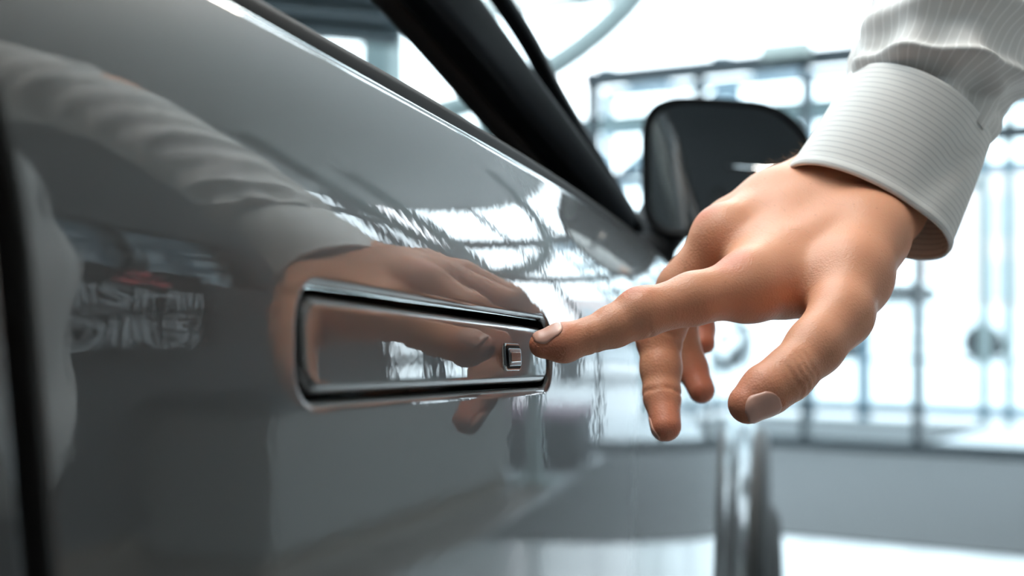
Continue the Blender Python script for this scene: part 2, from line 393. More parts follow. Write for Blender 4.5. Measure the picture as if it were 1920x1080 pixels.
# ================================================================== the car
def paint_mat():
    m = mat('grey_car_paint', (0.15, 0.148, 0.143), 0.42, coat=1.0, coat_rough=0.012)
    nt = m.node_tree; b = nt.nodes['Principled BSDF']
    b.inputs['Coat IOR'].default_value = 1.8
    tc = nt.nodes.new('ShaderNodeTexCoord')
    n = nt.nodes.new('ShaderNodeTexNoise'); n.inputs['Scale'].default_value = 170; n.inputs['Detail'].default_value = 1.0
    nt.links.new(tc.outputs['Object'], n.inputs['Vector'])
    bp = nt.nodes.new('ShaderNodeBump'); bp.inputs['Strength'].default_value = 0.045; bp.inputs['Distance'].default_value = 0.0006
    nt.links.new(n.outputs['Fac'], bp.inputs['Height']); nt.links.new(bp.outputs['Normal'], b.inputs['Coat Normal'])
    # fine flake in the base coat
    f = nt.nodes.new('ShaderNodeTexNoise'); f.inputs['Scale'].default_value = 2500
    nt.links.new(tc.outputs['Object'], f.inputs['Vector'])
    r = nt.nodes.new('ShaderNodeMixRGB'); r.inputs[1].default_value = (0.034,0.033,0.031,1); r.inputs[2].default_value = (0.050,0.048,0.045,1)
    nt.links.new(f.outputs['Fac'], r.inputs[0]); nt.links.new(r.outputs[0], b.inputs['Base Color'])
    return m
M['paint'] = paint_mat()

car = empty('car', (-0.18, 0.6, 0.0)); tag(car, 'grey glossy car with flush door handle, filling the left of the picture', 'car')
CO = Vector((-0.18, 0.6, 0.0))
DX = 0.178
KK = 0.085
BELT = 0.0912                       # belt line over the shoulder line
def Kf(Y):
    u = np.maximum(0, Y-.5); return np.where(u < .8, KK*u*u, KK*.64 + 2*KK*.8*(u-.8))
def S0(Y): return -.0185 - .076*(np.minimum(Y, 1.5)-.55)      # shoulder line, falls towards the front
def side(Y, t):
    """body side: x at length Y, height t over the shoulder line"""
    return -DX - Kf(Y) - np.where(t > 0, 3.2*t*t, .03*t*t)
def P3(Y, t, off=0.0):
    Y = np.asarray(Y, float); t = np.asarray(t, float)
    return np.stack([side(Y, t)+off-CO.x, Y-CO.y, EYE+S0(Y)+t], -1)
def face_out(o):
    me = o.data
    if sum(p.normal.x*p.area for p in me.polygons) < 0: me.flip_normals()
    return o
def set_normals(o, fn):
    face_out(o); me = o.data; n = np.empty((len(me.vertices), 3)); 
    co = np.empty(len(me.vertices)*3); me.vertices.foreach_get('co', co); co = co.reshape(-1, 3)
    me.normals_split_custom_set_from_vertices([tuple(q) for q in fn(co)])

# --- outline of the handle opening, in (Y, t)
def round_poly(pts, rads, n=18):
    out = []
    N = len(pts)
    for i in range(N):
        p = Vector(pts[i]); a = Vector(pts[i-1])-p; b = Vector(pts[(i+1) % N])-p
        a.normalize(); b.normalize(); ang = a.angle(b); r = rads[i]
        dd = r/math.tan(ang/2); c = p + (a+b).normalized()*(r/math.sin(ang/2))
        s0 = (p+a*dd)-c; s1 = (p+b*dd)-c
        a0 = math.atan2(s0.y, s0.x); a1 = math.atan2(s1.y, s1.x); d = (a1-a0+math.pi) % (2*math.pi) - math.pi
        out += [(c.x+r*math.cos(a0+d*k/n), c.y+r*math.sin(a0+d*k/n)) for k in range(n+1)]
    return np.array(out)
def resample(poly, m):
    q = np.vstack([poly, poly[:1]]); L = np.r_[0, np.cumsum(np.hypot(*np.diff(q, axis=0).T))]
    s = np.linspace(0, L[-1], m, endpoint=False)
    return np.stack([np.interp(s, L, q[:, 0]), np.interp(s, L, q[:, 1])], 1)
def inset(poly, d):
    t = np.roll(poly, -1, 0) - np.roll(poly, 1, 0); t /= np.linalg.norm(t, axis=1)[:, None]
    nrm = np.stack([-t[:, 1], t[:, 0]], 1)          # inward for counter-clockwise outlines
    return poly + nrm*d
HQ = [(0.3495, -0.0232), (0.5885, -0.0135), (0.5885, 0.0145), (0.3495, 0.0092)]
HOLE = resample(round_poly(HQ, [0.0105, 0.0095, 0.0095, 0.0125]), 480)
HCEN = HOLE.mean(0)

def shut(t): return 0.2300 - 0.14*t           # rear shut line leans back
def front_door():
    m = MB()
    YB, YF, TB, TT = 0.2345, 1.262, -0.60, BELT-0.004
    GAP = 0.0062
    def outer(p):
        d = p-HCEN; k = 1e9
        if d[0] > 0: k = min(k, (YF-HCEN[0])/d[0])
        q = d[0]+.14*d[1]
        if q < 0: k = min(k, (.2300+GAP-.14*HCEN[1]-HCEN[0])/q)
        if d[1] > 0: k = min(k, (TT-HCEN[1])/d[1])
        if d[1] < 0: k = min(k, (TB-HCEN[1])/d[1])
        return HCEN + d*k
    OUT = np.array([outer(p) for p in HOLE])
    # snap outline samples to the four corners
    for c in ((shut(TB)+GAP,TB),(YF,TB),(YF,TT),(shut(TT)+GAP,TT)):
        OUT[np.argmin(np.hypot(*(OUT-np.array(c)).T))] = c
    rings = []
    R0 = 0.0032                                     # rolled lip of the opening
    for q in np.linspace(0, 1, 9):                  # lip
        a = q*math.pi/2; rings.append((inset(HOLE, 0.0) , -R0*(1-math.sin(a)), R0*(1-math.cos(a))))
    out_rings = []
    for p, dep, ex in rings:
        out_rings.append((inset(p, -ex+0.0), dep))
    base = inset(HOLE, -R0)
    for g in (np.linspace(0, 1, 70)**1.9)[1:]:
        out_rings.append((base*(1-g) + OUT*g, 0.0))
    n = len(HOLE)
    for p, dep in out_rings:
        m.v += [tuple(q) for q in P3(p[:, 0], p[:, 1], dep)]
    for i in range(len(out_rings)-1):
        for k in range(n):
            k2 = (k+1) % n; m.f.append((i*n+k, i*n+k2, (i+1)*n+k2, (i+1)*n+k))
    o = m.build('front_door', M['paint'], car, smooth=True)
    nl = 9*n
    def fn(co):
        Y = co[:, 1]+CO.y; t = co[:, 2]-EYE-S0(Y); e = 1e-4
        dY = (P3(Y+e, t)-P3(Y-e, t)); dt = (P3(Y, t+e)-P3(Y, t-e)); N = np.cross(dY, dt); N /= np.linalg.norm(N, axis=1)[:, None]
        N[N[:, 0] < 0] *= -1
        # lip: turn from facing the opening to facing out
        hp = HOLE; tt = np.roll(hp, -1, 0)-np.roll(hp, 1, 0); tt /= np.linalg.norm(tt, axis=1)[:, None]
        inn = np.stack([-tt[:, 1], tt[:, 0]], 1)
        for j, q in enumerate(np.linspace(0, 1, 9)):
            a = q*math.pi/2; sl = slice(j*n, (j+1)*n)
            v = N[sl]*math.sin(a); v[:, 1] += inn[:, 0]*math.cos(a); v[:, 2] += inn[:, 1]*math.cos(a)
            N[sl] = v/np.linalg.norm(v, axis=1)[:, None]
        return N
    set_normals(o, fn)
    # returned edges: rear shut line, front shut line
    for s in (1, -1):
        t = np.linspace(TB, TT, 60); A = []; Y = shut(t)+GAP if s > 0 else YF
        for a in np.linspace(0, math.pi/2, 6):
            A.append(P3(Y - s*0.0015*math.sin(a)+0*t, t, -0.0015*(1-math.cos(a))))
        A.append(P3(Y - s*0.0015+0*t, t, -0.030))
        e = MB().grid(np.array(A)).build('door_edge', M['paint'], car, smooth=True)
    return o
front_door()

def belt(Y0=-0.75, Y1=1.30):
    Y = np.linspace(Y0, Y1, 140)
    tb = BELT-0.004
    # painted roll-over of the panel at the belt line
    xs = []
    sl = 2*3.2*tb
    a0 = math.atan(sl)
    r = 0.0065
    A = []
    for a in np.linspace(a0, math.radians(96), 14):
        p = P3(Y, tb+0*Y)
        p[:, 0] += -r*(math.cos(a0)-math.cos(a)); p[:, 2] += r*(math.sin(a)-math.sin(a0)); A.append(p)
    face_out(MB().grid(np.array(A)).build('belt_edge', M['paint'], car, smooth=True))
    last = A[-1]
    # thin bright strip then black weather strip
    def strip(name, m, prof, base):
        B = [base + np.array([dx, 0, dz]) for dx, dz in prof]
        MB().grid(np.array(B)).build(name, m, car, smooth=True); return B[-1]
    l2 = strip('bright_strip', M['chrome'], [(0.0015,-.001),(0.0012,.0012),(0,.0026),(-.0022,.0032),(-.0045,.0025),(-.005,.000)], last)
    strip('weather_strip', M['black_plastic'], [(0.002,-.001),(0.0015,.004),(.0005,.009),(-.0025,.0125),(-.007,.0145),(-.012,.0145),(-.016,.012),(-.018,-.02)], l2)
    return l2
BL = belt()

# --- flush handle
def handle():
    root = empty('door_handle'); root.parent = car
    g = resample(round_poly([(0.3522, -0.0214), (0.5868, -0.0119), (0.5868, 0.0118), (0.3522, 0.0074)], [0.0095, 0.0085, 0.0080, 0.0105]), 360)
    c = g.mean(0); m = MB(); n = len(g); rings = []
    r = 0.0036
    rings.append((g, -0.016))
    for a in np.linspace(0, math.pi/2, 10):
        rings.append((inset(g, r*(1-math.cos(a))), -r*(1-math.sin(a))-0.0006))
    gi = inset(g, r)
    mid = np.stack([np.clip(gi[:, 0], 0.3522+.012, 0.5868-.012), c[1] + (np.clip(gi[:, 0], .3522, .5868)-c[0])*0.030], 1)
    for q in np.linspace(0, 1, 14)[1:]:
        rings.append((gi*(1-q)+mid*q, -0.0006))
    def HP(p, dep):
        v = P3(p[:, 0], p[:, 1], dep); v[:, 0] += 3.2*np.maximum(p[:, 1], 0)**2 + .03*np.minimum(p[:, 1], 0)**2 - .055*(p[:, 1]+.006); return v
    for p, dep in rings: m.v += [tuple(q) for q in HP(p, dep)]
    for i in range(len(rings)-1):
        for k in range(n):
            k2 = (k+1) % n; m.f.append((i*n+k, i*n+k2, (i+1)*n+k2, (i+1)*n+k))
    face_out(m.build('handle_bar', M['paint'], root, smooth=True))
    # recess behind it
    m = MB(); hole = inset(HOLE, 0.0002)
    for p, dep in ((hole, -0.002), (hole, -0.010), (inset(HOLE, -0.003), -0.026)):
        m.v += [tuple(q) for q in P3(p[:, 0], p[:, 1], dep)]
    n = len(hole)
    for i in range(2):
        for k in range(n):
            k2 = (k+1) % n; m.f.append((i*n+k, (i+1)*n+k, (i+1)*n+k2, i*n+k2))
    m.f.append(tuple(2*n+k for k in range(n)))
    m.build('handle_recess', M['black_gloss'], root)
    # push button with its dark surround
    def pad(poly, steps, name, mm, par):
        m = MB(); n = len(poly)
        for d, dep in steps:
            p = inset(poly, d); m.v += [tuple(q) for q in P3(p[:, 0], p[:, 1], dep)]
        for i in range(len(steps)-1):
            for k in range(n):
                k2 = (k+1) % n; m.f.append((i*n+k, i*n+k2, (i+1)*n+k2, (i+1)*n+k))
        m.f.append(tuple((len(steps)-1)*n+k for k in range(n)))
        return m.build(name, mm, par, smooth=False)
    def rect(d): return resample(round_poly([(0.5266+d, -0.0085+d), (0.5452-d, -0.0077+d), (0.5452-d, 0.0024-d), (0.5266+d, 0.0018-d)], [max(.0005, .0019-d*.6)]*4), 96)
    def pad(steps, name, mm):
        m = MB(); n = 96
        for d, dep in steps: m.v += [tuple(q) for q in HP(rect(d), dep)]
        for i in range(len(steps)-1):
            for k in range(n):
                k2 = (k+1) % n; m.f.append((i*n+k, i*n+k2, (i+1)*n+k2, (i+1)*n+k))
        m.f.append(tuple((len(steps)-1)*n+k for k in range(n)))
        return face_out(m.build(name, mm, root))
    pad([(-.0004, -.001), (-.0003, -.0003), (0.0000, .0001), (0.0006, .0001)], 'button_rim', M['chrome'])
    pad([(.0004, -.0002), (0.0005, .00025)], 'button_gap', M['black_plastic'])
    pad([(.0016, -.0002), (0.0016, .0007), (0.0019, .0010), (0.0025, .0011)], 'push_button', M['alloy'])
    pad([(.0030, .0009), (0.0031, .0013), (0.0034, .0014)], 'button_inlay', M['chrome'])
handle()

# --- rear door, rocker and fender
def panel(name, Ys, ts_fn, m=None, nt_=60, flare=None):
    rows = []
    for Y in Ys:
        t0, t1 = ts_fn(Y); t = np.linspace(t0, t1, nt_)
        p = P3(Y+0*t, t)
        if flare is not None: p[:, 0] += flare(Y, p[:, 2])
        rows.append(p)
    return face_out(MB().grid(np.array(rows)).build(name, m or M['paint'], car, smooth=True))
tq = np.linspace(-.6, BELT-.004, 60); ye = shut(tq)-.0062
face_out(MB().grid(np.array([P3(-0.75+(ye+.75)*q, tq) for q in np.linspace(0, 1, 50)])).build('rear_door', M['paint'], car, smooth=True))
t = np.linspace(-.6, BELT-.004, 60); A = [P3(ye+0.0015*math.sin(a)+0*t, t, -0.0015*(1-math.cos(a))) for a in np.linspace(0, math.pi/2, 6)] + [P3(ye+.0015+0*t, t, -.03)]
MB().grid(np.array(A)).build('door_edge', M['paint'], car, smooth=True)
panel('door_jamb', np.linspace(0.18, 0.36, 9), lambda Y: (-0.6, BELT-.01), M['black_plastic']).location.x = -0.028
WY, WZ, WR = 2.02, 0.355, 0.355
AR = 0.425
def arch(Y):
    d = AR**2-(Y-WY)**2
    z = WZ + math.sqrt(d) if d > 0 else 0.30
    return (max(z, .30)-EYE-float(S0(Y)), BELT-.004)
def flare(Y, z):
    r = np.hypot(Y-WY, z-WZ); return 0.022*np.exp(-((r-AR)/.06)**2)
fy = np.unique(np.r_[np.linspace(1.268, WY-AR, 40), WY-AR*np.cos(np.linspace(0, math.pi, 90)), np.linspace(WY+AR, 2.85, 20)])
panel('front_fender', fy, arch, flare=flare, nt_=70)
panel('rocker_sill', np.linspace(-0.75, WY-AR, 30), lambda Y: (-0.74-float(S0(Y))*0, -0.605), M['black_plastic'])
# arch cladding
pts = []
for q in np.linspace(math.radians(-8), math.radians(188), 60):
    Y = WY + AR*math.cos(q); z = WZ + AR*math.sin(q); tt = z-EYE-float(S0(Y))
    p = P3(Y, tt); p[0] += 0.020; pts.append(Vector(p))
mb = MB(); mb.tube(pts, 0.020, 12, ref=(1, 0, 0), aspect=0.8); mb.build('arch_cladding', mat('arch_cladding_grey', (0.045,0.055,0.062), 0.55, noise=.05), car, smooth=True)
m = MB(); A = []
for x in (-0.02, -0.3):
    A.append([(Vector(p)+Vector((x, 0, 0))) for p in pts])
MB().grid(np.array([[tuple(v) for v in r] for r in A])).build('arch_liner', M['black_plastic'], car, smooth=True)
# wheel
wh = empty('front_wheel', Vector((-0.393, WY, WZ))-CO, math.radians(5.5)); wh.parent = car
def rot_prof(p): return p
lathe([(-.10,.24),(-.115,.27),(-.115,.315),(-.10,.34),(-.06,.354),(.06,.354),(.095,.342),(.112,.315),(.112,.275),(.098,.245),(.09,.238)], 72).build('tyre', M['rubber'], wh, smooth=True)
lathe([(.092,.243),(.100,.240),(.100,.228),(.075,.222),(.0,.215),(-.09,.235)], 72).build('rim', M['alloy'], wh, smooth=True)
for k in range(7):
    a = 2*math.pi*k/7
    for dd in (-.09, .09):
        MB().tube([(.085, .05*math.cos(a), .05*math.sin(a)), (.098, .14*math.cos(a+dd*.7), .14*math.sin(a+dd*.7)), (.088, .232*math.cos(a+dd), .232*math.sin(a+dd))], [.016,.013,.014], 8, ref=(1,0,0)).build('spoke', M['alloy'], wh, smooth=True)
lathe([(.075,.07),(.095,.065),(.105,.04),(.108,.001)], 32).build('hub_cap', M['alloy'], wh, smooth=True)
lathe([(.02,.16),(.035,.16),(.035,.02)], 40).build('brake_disc', M['alloy'], wh, smooth=True)

# --- bonnet, nose, roof, glass
Yb = np.linspace(1.30, 2.85, 30); A = []
edge = P3(Yb, BELT-.004+0*Yb)
for q in np.linspace(0, 1, 24):
    p = edge.copy(); p[:, 0] -= 1.50*q; p[:, 2] += 0.055*math.sin(math.pi*min(1, q*1.0)) * (1.0-0.55*(Yb-1.3)/1.55) ; A.append(p)
MB().grid(np.array(A)).build('bonnet', M['paint'], car, smooth=True)
nz = MB(); A = []
tb = np.linspace(-.60, BELT-.004, 20); e0 = P3(2.85+0*tb, tb)
for q in np.linspace(0, 1, 30):
    p = e0.copy(); p[:, 0] -= 1.5*q; p[:, 1] += .28*math.sin(math.pi*q)**.6; A.append(p)
nz.grid(np.array(A)).build('front_bumper', M['paint'], car, smooth=True)

def bar(name, pts, w, d, m, n=10):
    """flat swept bar through points (world, height over the lens)"""
    P = [Vector((p[0], p[1], p[2]+EYE))-CO for p in pts]
    # smooth the polyline
    Q = []
    for i in range(len(P)-1):
        p0, p1, p2, p3 = P[max(i-1,0)], P[i], P[i+1], P[min(i+2, len(P)-1)]
        for k in range(n):
            t = k/n; Q.append(0.5*((2*p1)+(p2-p0)*t+(2*p0-5*p1+4*p2-p3)*t*t+(3*p1-p0-3*p2+p3)*t**3))
    Q.append(P[-1])
    ws = np.interp(np.linspace(0, 1, len(Q)), np.linspace(0, 1, len(w)), w)
    mb = MB(); rows = []
    for i, q in enumerate(Q):
        t = (Q[min(i+1, len(Q)-1)]-Q[max(i-1, 0)]).normalized()
        out = Vector((0.9, -0.35, 0.25)); out = (out - t*out.dot(t)).normalized(); sd = t.cross(out)
        ring = []
        for a in np.linspace(0, 2*math.pi, 20, endpoint=False):
            c, s = math.cos(a), math.sin(a); e = 0.55
            ring.append(tuple(q + sd*ws[i]/2*math.copysign(abs(c)**e, c) + out*d/2*math.copysign(abs(s)**e, s)))
        rows.append(ring + [ring[0]])
    mb.grid(np.array(rows))
    return mb.build(name, m, car, smooth=True)
PIL = [(-0.2471,.9717,.0574), (-0.2863,.8743,.1304), (-0.3077,.7829,.1805), (-0.3303,.6488,.2357), (-0.372, .40, .325), (-0.42, .1, .385), (-0.45, -.7, .40)]
bar('door_frame', [(x+.004, y, z) for x, y, z in PIL], [0.026, 0.040, 0.050, 0.052, 0.05, 0.05], 0.022, M['black_satin'])
bar('pillar_trim', [(x-.014, y-.004, z-.004) for x, y, z in PIL], [0.018, 0.030, 0.038, 0.042, 0.045, 0.05], 0.02, M['pillar_trim'])
WS = [(-0.2562,1.0741,.059), (-0.2827,.9599,.1399), (-0.2943,.8822,.1893), (-0.325, .70, .275), (-0.372, .45, .36), (-.42, .12, .425)]
bar('windscreen_edge', WS, [0.010, 0.010, 0.011, 0.012], 0.012, M['black_satin'])
WSi = [Vector((x-.01, y+.004, z+EYE))-CO for x, y, z in WS]
def sheet(name, A, B, m, nb=16, bow=0.0, bowy=0.0):
    rows = []
    for a, b in zip(A, B):
        rows.append([tuple(a.lerp(b, k/nb) + Vector((0, bowy*math.sin(math.pi*k/nb), bow*math.sin(math.pi*k/nb)))) for k in range(nb+1)])
    return MB().grid(np.array(rows)).build(name, m, car, smooth=True)
sheet('windscreen', WSi, [Vector((-1.70-(v.x+CO.x)*0.0-CO.x - (v.x-WSi[0].x)*1.0, v.y, v.z)) for v in WSi], M['car_glass'], bowy=0.18)
PILi = [Vector((x-.006, y, z+EYE))-CO for x, y, z in PIL]
sheet('quarter_glass', [Vector((x+.002, y, z+EYE))-CO for x, y, z in [(-0.2471,.9717,.0574), (-0.2863,.8743,.1304), (-0.3077,.7829,.1805), (-0.3303,.6488,.2357)]],
      [Vector((x, y, z+EYE))-CO for x, y, z in [WS[0], WS[1], WS[2], WS[3]]], M['car_glass'], nb=4)
# side glass between the belt and the frame
bot = [Vector(BL[i]) + Vector((-.016, 0, .008)) for i in range(0, len(BL))]
G = []
for b in bot:
    Yw = b.y + CO.y
    if Yw > 0.98: continue
    G.append([tuple(b + Vector((0.004-.004*k, 0, .004-.03*k))) for k in range(4)])     # window wound down: only its top edge shows
MB().grid(np.array(G)).build('side_glass', M['car_glass'], car, smooth=True)
# roof and far side
rows = []
for (x, y, z) in [(-.372,.40,.335), (-.42,.1,.40), (-.45,-.7,.42)]:
    rows.append([( -CO.x + x - q*(1.9+2*x)*1.0, y-CO.y, z+EYE+.05*math.sin(math.pi*q)) for q in np.linspace(0, 1, 12)])
MB().grid(np.array(rows)).build('roof', M['black_gloss'], car, smooth=True)
MB().box(-1.55, -.12, .55, .75, .86, .985).build('dashboard', M['black_plastic'], car, bevel=.03)
MB().box(-1.72, -1.66, -.9, .9, .40, 1.03).build('far_door', M['paint'], car, bevel=.02)
MB().box(-1.5, -.05, -1.2, 1.9, .25, .42).build('floor_pan', M['black_plastic'], car, bevel=.02)

# --- door mirror
def mirror():
    root = empty('door_mirror', Vector((-0.215, 1.24, EYE+.122))-CO, math.radians(5)); root.parent = car
    W_, H_ = 0.152, 0.118
    def outline(k, n=72):
        pts = []
        for a in np.linspace(0, 2*math.pi, n, endpoint=False):
            c, s = math.cos(a), math.sin(a); e = 0.50
            x = W_/2*math.copysign(abs(c)**e, c); z = H_/2*math.copysign(abs(s)**e, s)
            # taller on the body side, the outer end droops
            z += (-.10*x if z > 0 else .10*x); z -= 0.9*max(0, x-.02)**2*6*(1 if z > 0 else -.6)
            pts.append((x*k, z*k))
        return np.array(pts)
    def shell(steps, name, m, capf=False, capb=True):
        mb = MB(); n = 72
        for k, y, dz in steps:
            o = outline(k); mb.v += [(q[0], y, q[1]+dz) for q in o]
        for i in range(len(steps)-1):
            for j in range(n):
                j2 = (j+1) % n; mb.f.append((i*n+j, i*n+j2, (i+1)*n+j2, (i+1)*n+j))
        if capf: mb.f.append(tuple(range(n))[::-1])
        if capb: mb.f.append(tuple((len(steps)-1)*n+j for j in range(n)))
        return mb.build(name, m, root, smooth=True)
    shell([(0.90,.004,0),(0.93,-.004,0),(0.97,-.006,0),(1.0,-.002,0),(1.01,.006,0),(1.01,.02,0)], 'mirror_bezel', M['black_plastic'], capb=False)
    shell([(1.0,.02,0),(.99,.045,0),(.93,.070,0),(.80,.090,-.002),(.58,.103,-.004),(.3,.109,-.005),(.05,.111,-.005)], 'mirror_housing', M['paint'])
    mb = MB(); o = outline(0.90); 
    rows = [[(q[0]*k, .003-.0015*(1-k*k), q[1]*k) for q in np.vstack([o, o[:1]])] for k in (1, .75, .5, .25, .02)]
    g = mb.grid(np.array(rows)).build('mirror_glass', M['mirror'], root, smooth=True)
    MB().tube([(-.055,.05,-.035), (-.072,.03,-.066), (-.082,.0,-.092)], [.024,.021,.026], 16, aspect=1.5).build('mirror_arm', M['black_plastic'], root, smooth=True)
    lp = [(x, .075, z) for x, z in ((.01,-.05),(.05,-.045))]
    for q in lp: MB().tube([(q[0], q[1]-.004, q[2]-.006), (q[0], q[1]-.002, q[2]-.002)], .006, 14).build('puddle_lamp', M['chrome'], root, smooth=True)
mirror()

# ================================================================== person
def surface_nets(V, origin, h):
    """isosurface of V = 0 as vertices and quads"""
    nx, ny, nz = V.shape
    ins = V < 0
    c = np.zeros((nx-1, ny-1, nz-1), np.uint8)
    for i in (0, 1):
        for j in (0, 1):
            for k in (0, 1): c += ins[i:nx-1+i, j:ny-1+j, k:nz-1+k]
    act = (c > 0) & (c < 8)
    idx = np.full(act.shape, -1, np.int64); I = np.argwhere(act); idx[act] = np.arange(len(I))
    acc = np.zeros((len(I), 3)); cnt = np.zeros(len(I))
    corners = [(i, j, k) for i in (0, 1) for j in (0, 1) for k in (0, 1)]
    for a in corners:
        for ax in range(3):
            if a[ax]: continue
            b = list(a); b[ax] = 1
            va = V[I[:, 0]+a[0], I[:, 1]+a[1], I[:, 2]+a[2]]; vb = V[I[:, 0]+b[0], I[:, 1]+b[1], I[:, 2]+b[2]]
            m = (va < 0) != (vb < 0); t = np.zeros(len(I)); t[m] = va[m]/(va[m]-vb[m])
            p = np.tile(np.array(a, float), (len(I), 1)); p[:, ax] += t
            acc[m] += p[m]; cnt[m] += 1
    verts = (I + acc/cnt[:, None])*h + np.array(origin)
    quads = []
    for ax in range(3):
        o = [1, 1, 1]; o[ax] = 0
        s0 = [slice(1, n-1) for n in V.shape]; s1 = list(s0)
        s0[ax] = slice(0, V.shape[ax]-1); s1[ax] = slice(1, V.shape[ax])
        A = ins[tuple(s0)]; B = ins[tuple(s1)]
        E = np.argwhere(A != B)
        if not len(E): continue
        flip = A[tuple(E.T)]
        E = E + np.array(o)
        b, d = [x for x in range(3) if x != ax]
        def cell(db, dd):
            q = E.copy(); q[:, b] += db; q[:, d] += dd; return idx[q[:, 0], q[:, 1], q[:, 2]]
        Q = np.stack([cell(-1, -1), cell(0, -1), cell(0, 0), cell(-1, 0)], 1)
        f = flip if ax != 1 else ~flip
        Q[~f] = Q[~f][:, ::-1]; quads.append(Q)
    return verts, np.vstack(quads)
def smin(a, b, k):
    h = np.maximum(k-np.abs(a-b), 0)/k; return np.minimum(a, b) - h*h*k*0.25
class Field:
    def __init__(s, lo, hi, h):
        s.h = h; s.lo = np.array(lo, float); s.n = np.ceil((np.array(hi)-s.lo)/h).astype(int)+1
        s.ax = [(s.lo[i]+np.arange(s.n[i])*h).astype(np.float32) for i in range(3)]
        s.big = np.float32(0.05)
    def full(s): return np.full(tuple(s.n), s.big, np.float32)
    def block(s, pts, pad):
        pts = np.array(pts); lo = pts.min(0)-pad; hi = pts.max(0)+pad
        return tuple(slice(max(0, int((lo[i]-s.lo[i])/s.h)), max(1, min(int(s.n[i]), int((hi[i]-s.lo[i])/s.h)+2))) for i in range(3))
    def coords(s, b):
        return s.ax[0][b[0]][:, None, None], s.ax[1][b[1]][None, :, None], s.ax[2][b[2]][None, None, :]
    def cone(s, b, p, rp, q, rq):
        x, y, z = s.coords(b); p = np.array(p, np.float32); q = np.array(q, np.float32); d = q-p; L = float(d@d)
        ax, ay, az = x-p[0], y-p[1], z-p[2]
        h = np.clip((ax*d[0]+ay*d[1]+az*d[2])/max(L, 1e-9), 0, 1)
        return np.sqrt((ax-h*d[0])**2+(ay-h*d[1])**2+(az-h*d[2])**2) - (rp+(rq-rp)*h)
    def chain(s, nodes, k, pad=0.02):
        """nodes: [(p, r), ...] -> (block, field)"""
        b = s.block([n[0] for n in nodes], max(n[1] for n in nodes)+pad); f = None
        for u, v in zip(nodes[:-1], nodes[1:]):
            g = s.cone(b, u[0], u[1], v[0], v[1]); f = g if f is None else smin(f, g, k)
        return b, f
def np_mesh(name, verts, quads, mats, smooth=True):
    me = bpy.data.meshes.new(name)
    me.vertices.add(len(verts)); me.vertices.foreach_set('co', np.ascontiguousarray(verts, np.float32).ravel())
    me.loops.add(quads.size); me.loops.foreach_set('vertex_index', np.ascontiguousarray(quads, np.int32).ravel())
    me.polygons.add(len(quads)); me.polygons.foreach_set('loop_start', np.arange(0, quads.size, 4, dtype=np.int32))
    me.update(calc_edges=True); me.validate()
    if smooth: me.polygons.foreach_set('use_smooth', np.ones(len(me.polygons), bool))
    for m in mats: me.materials.append(m)
    return me

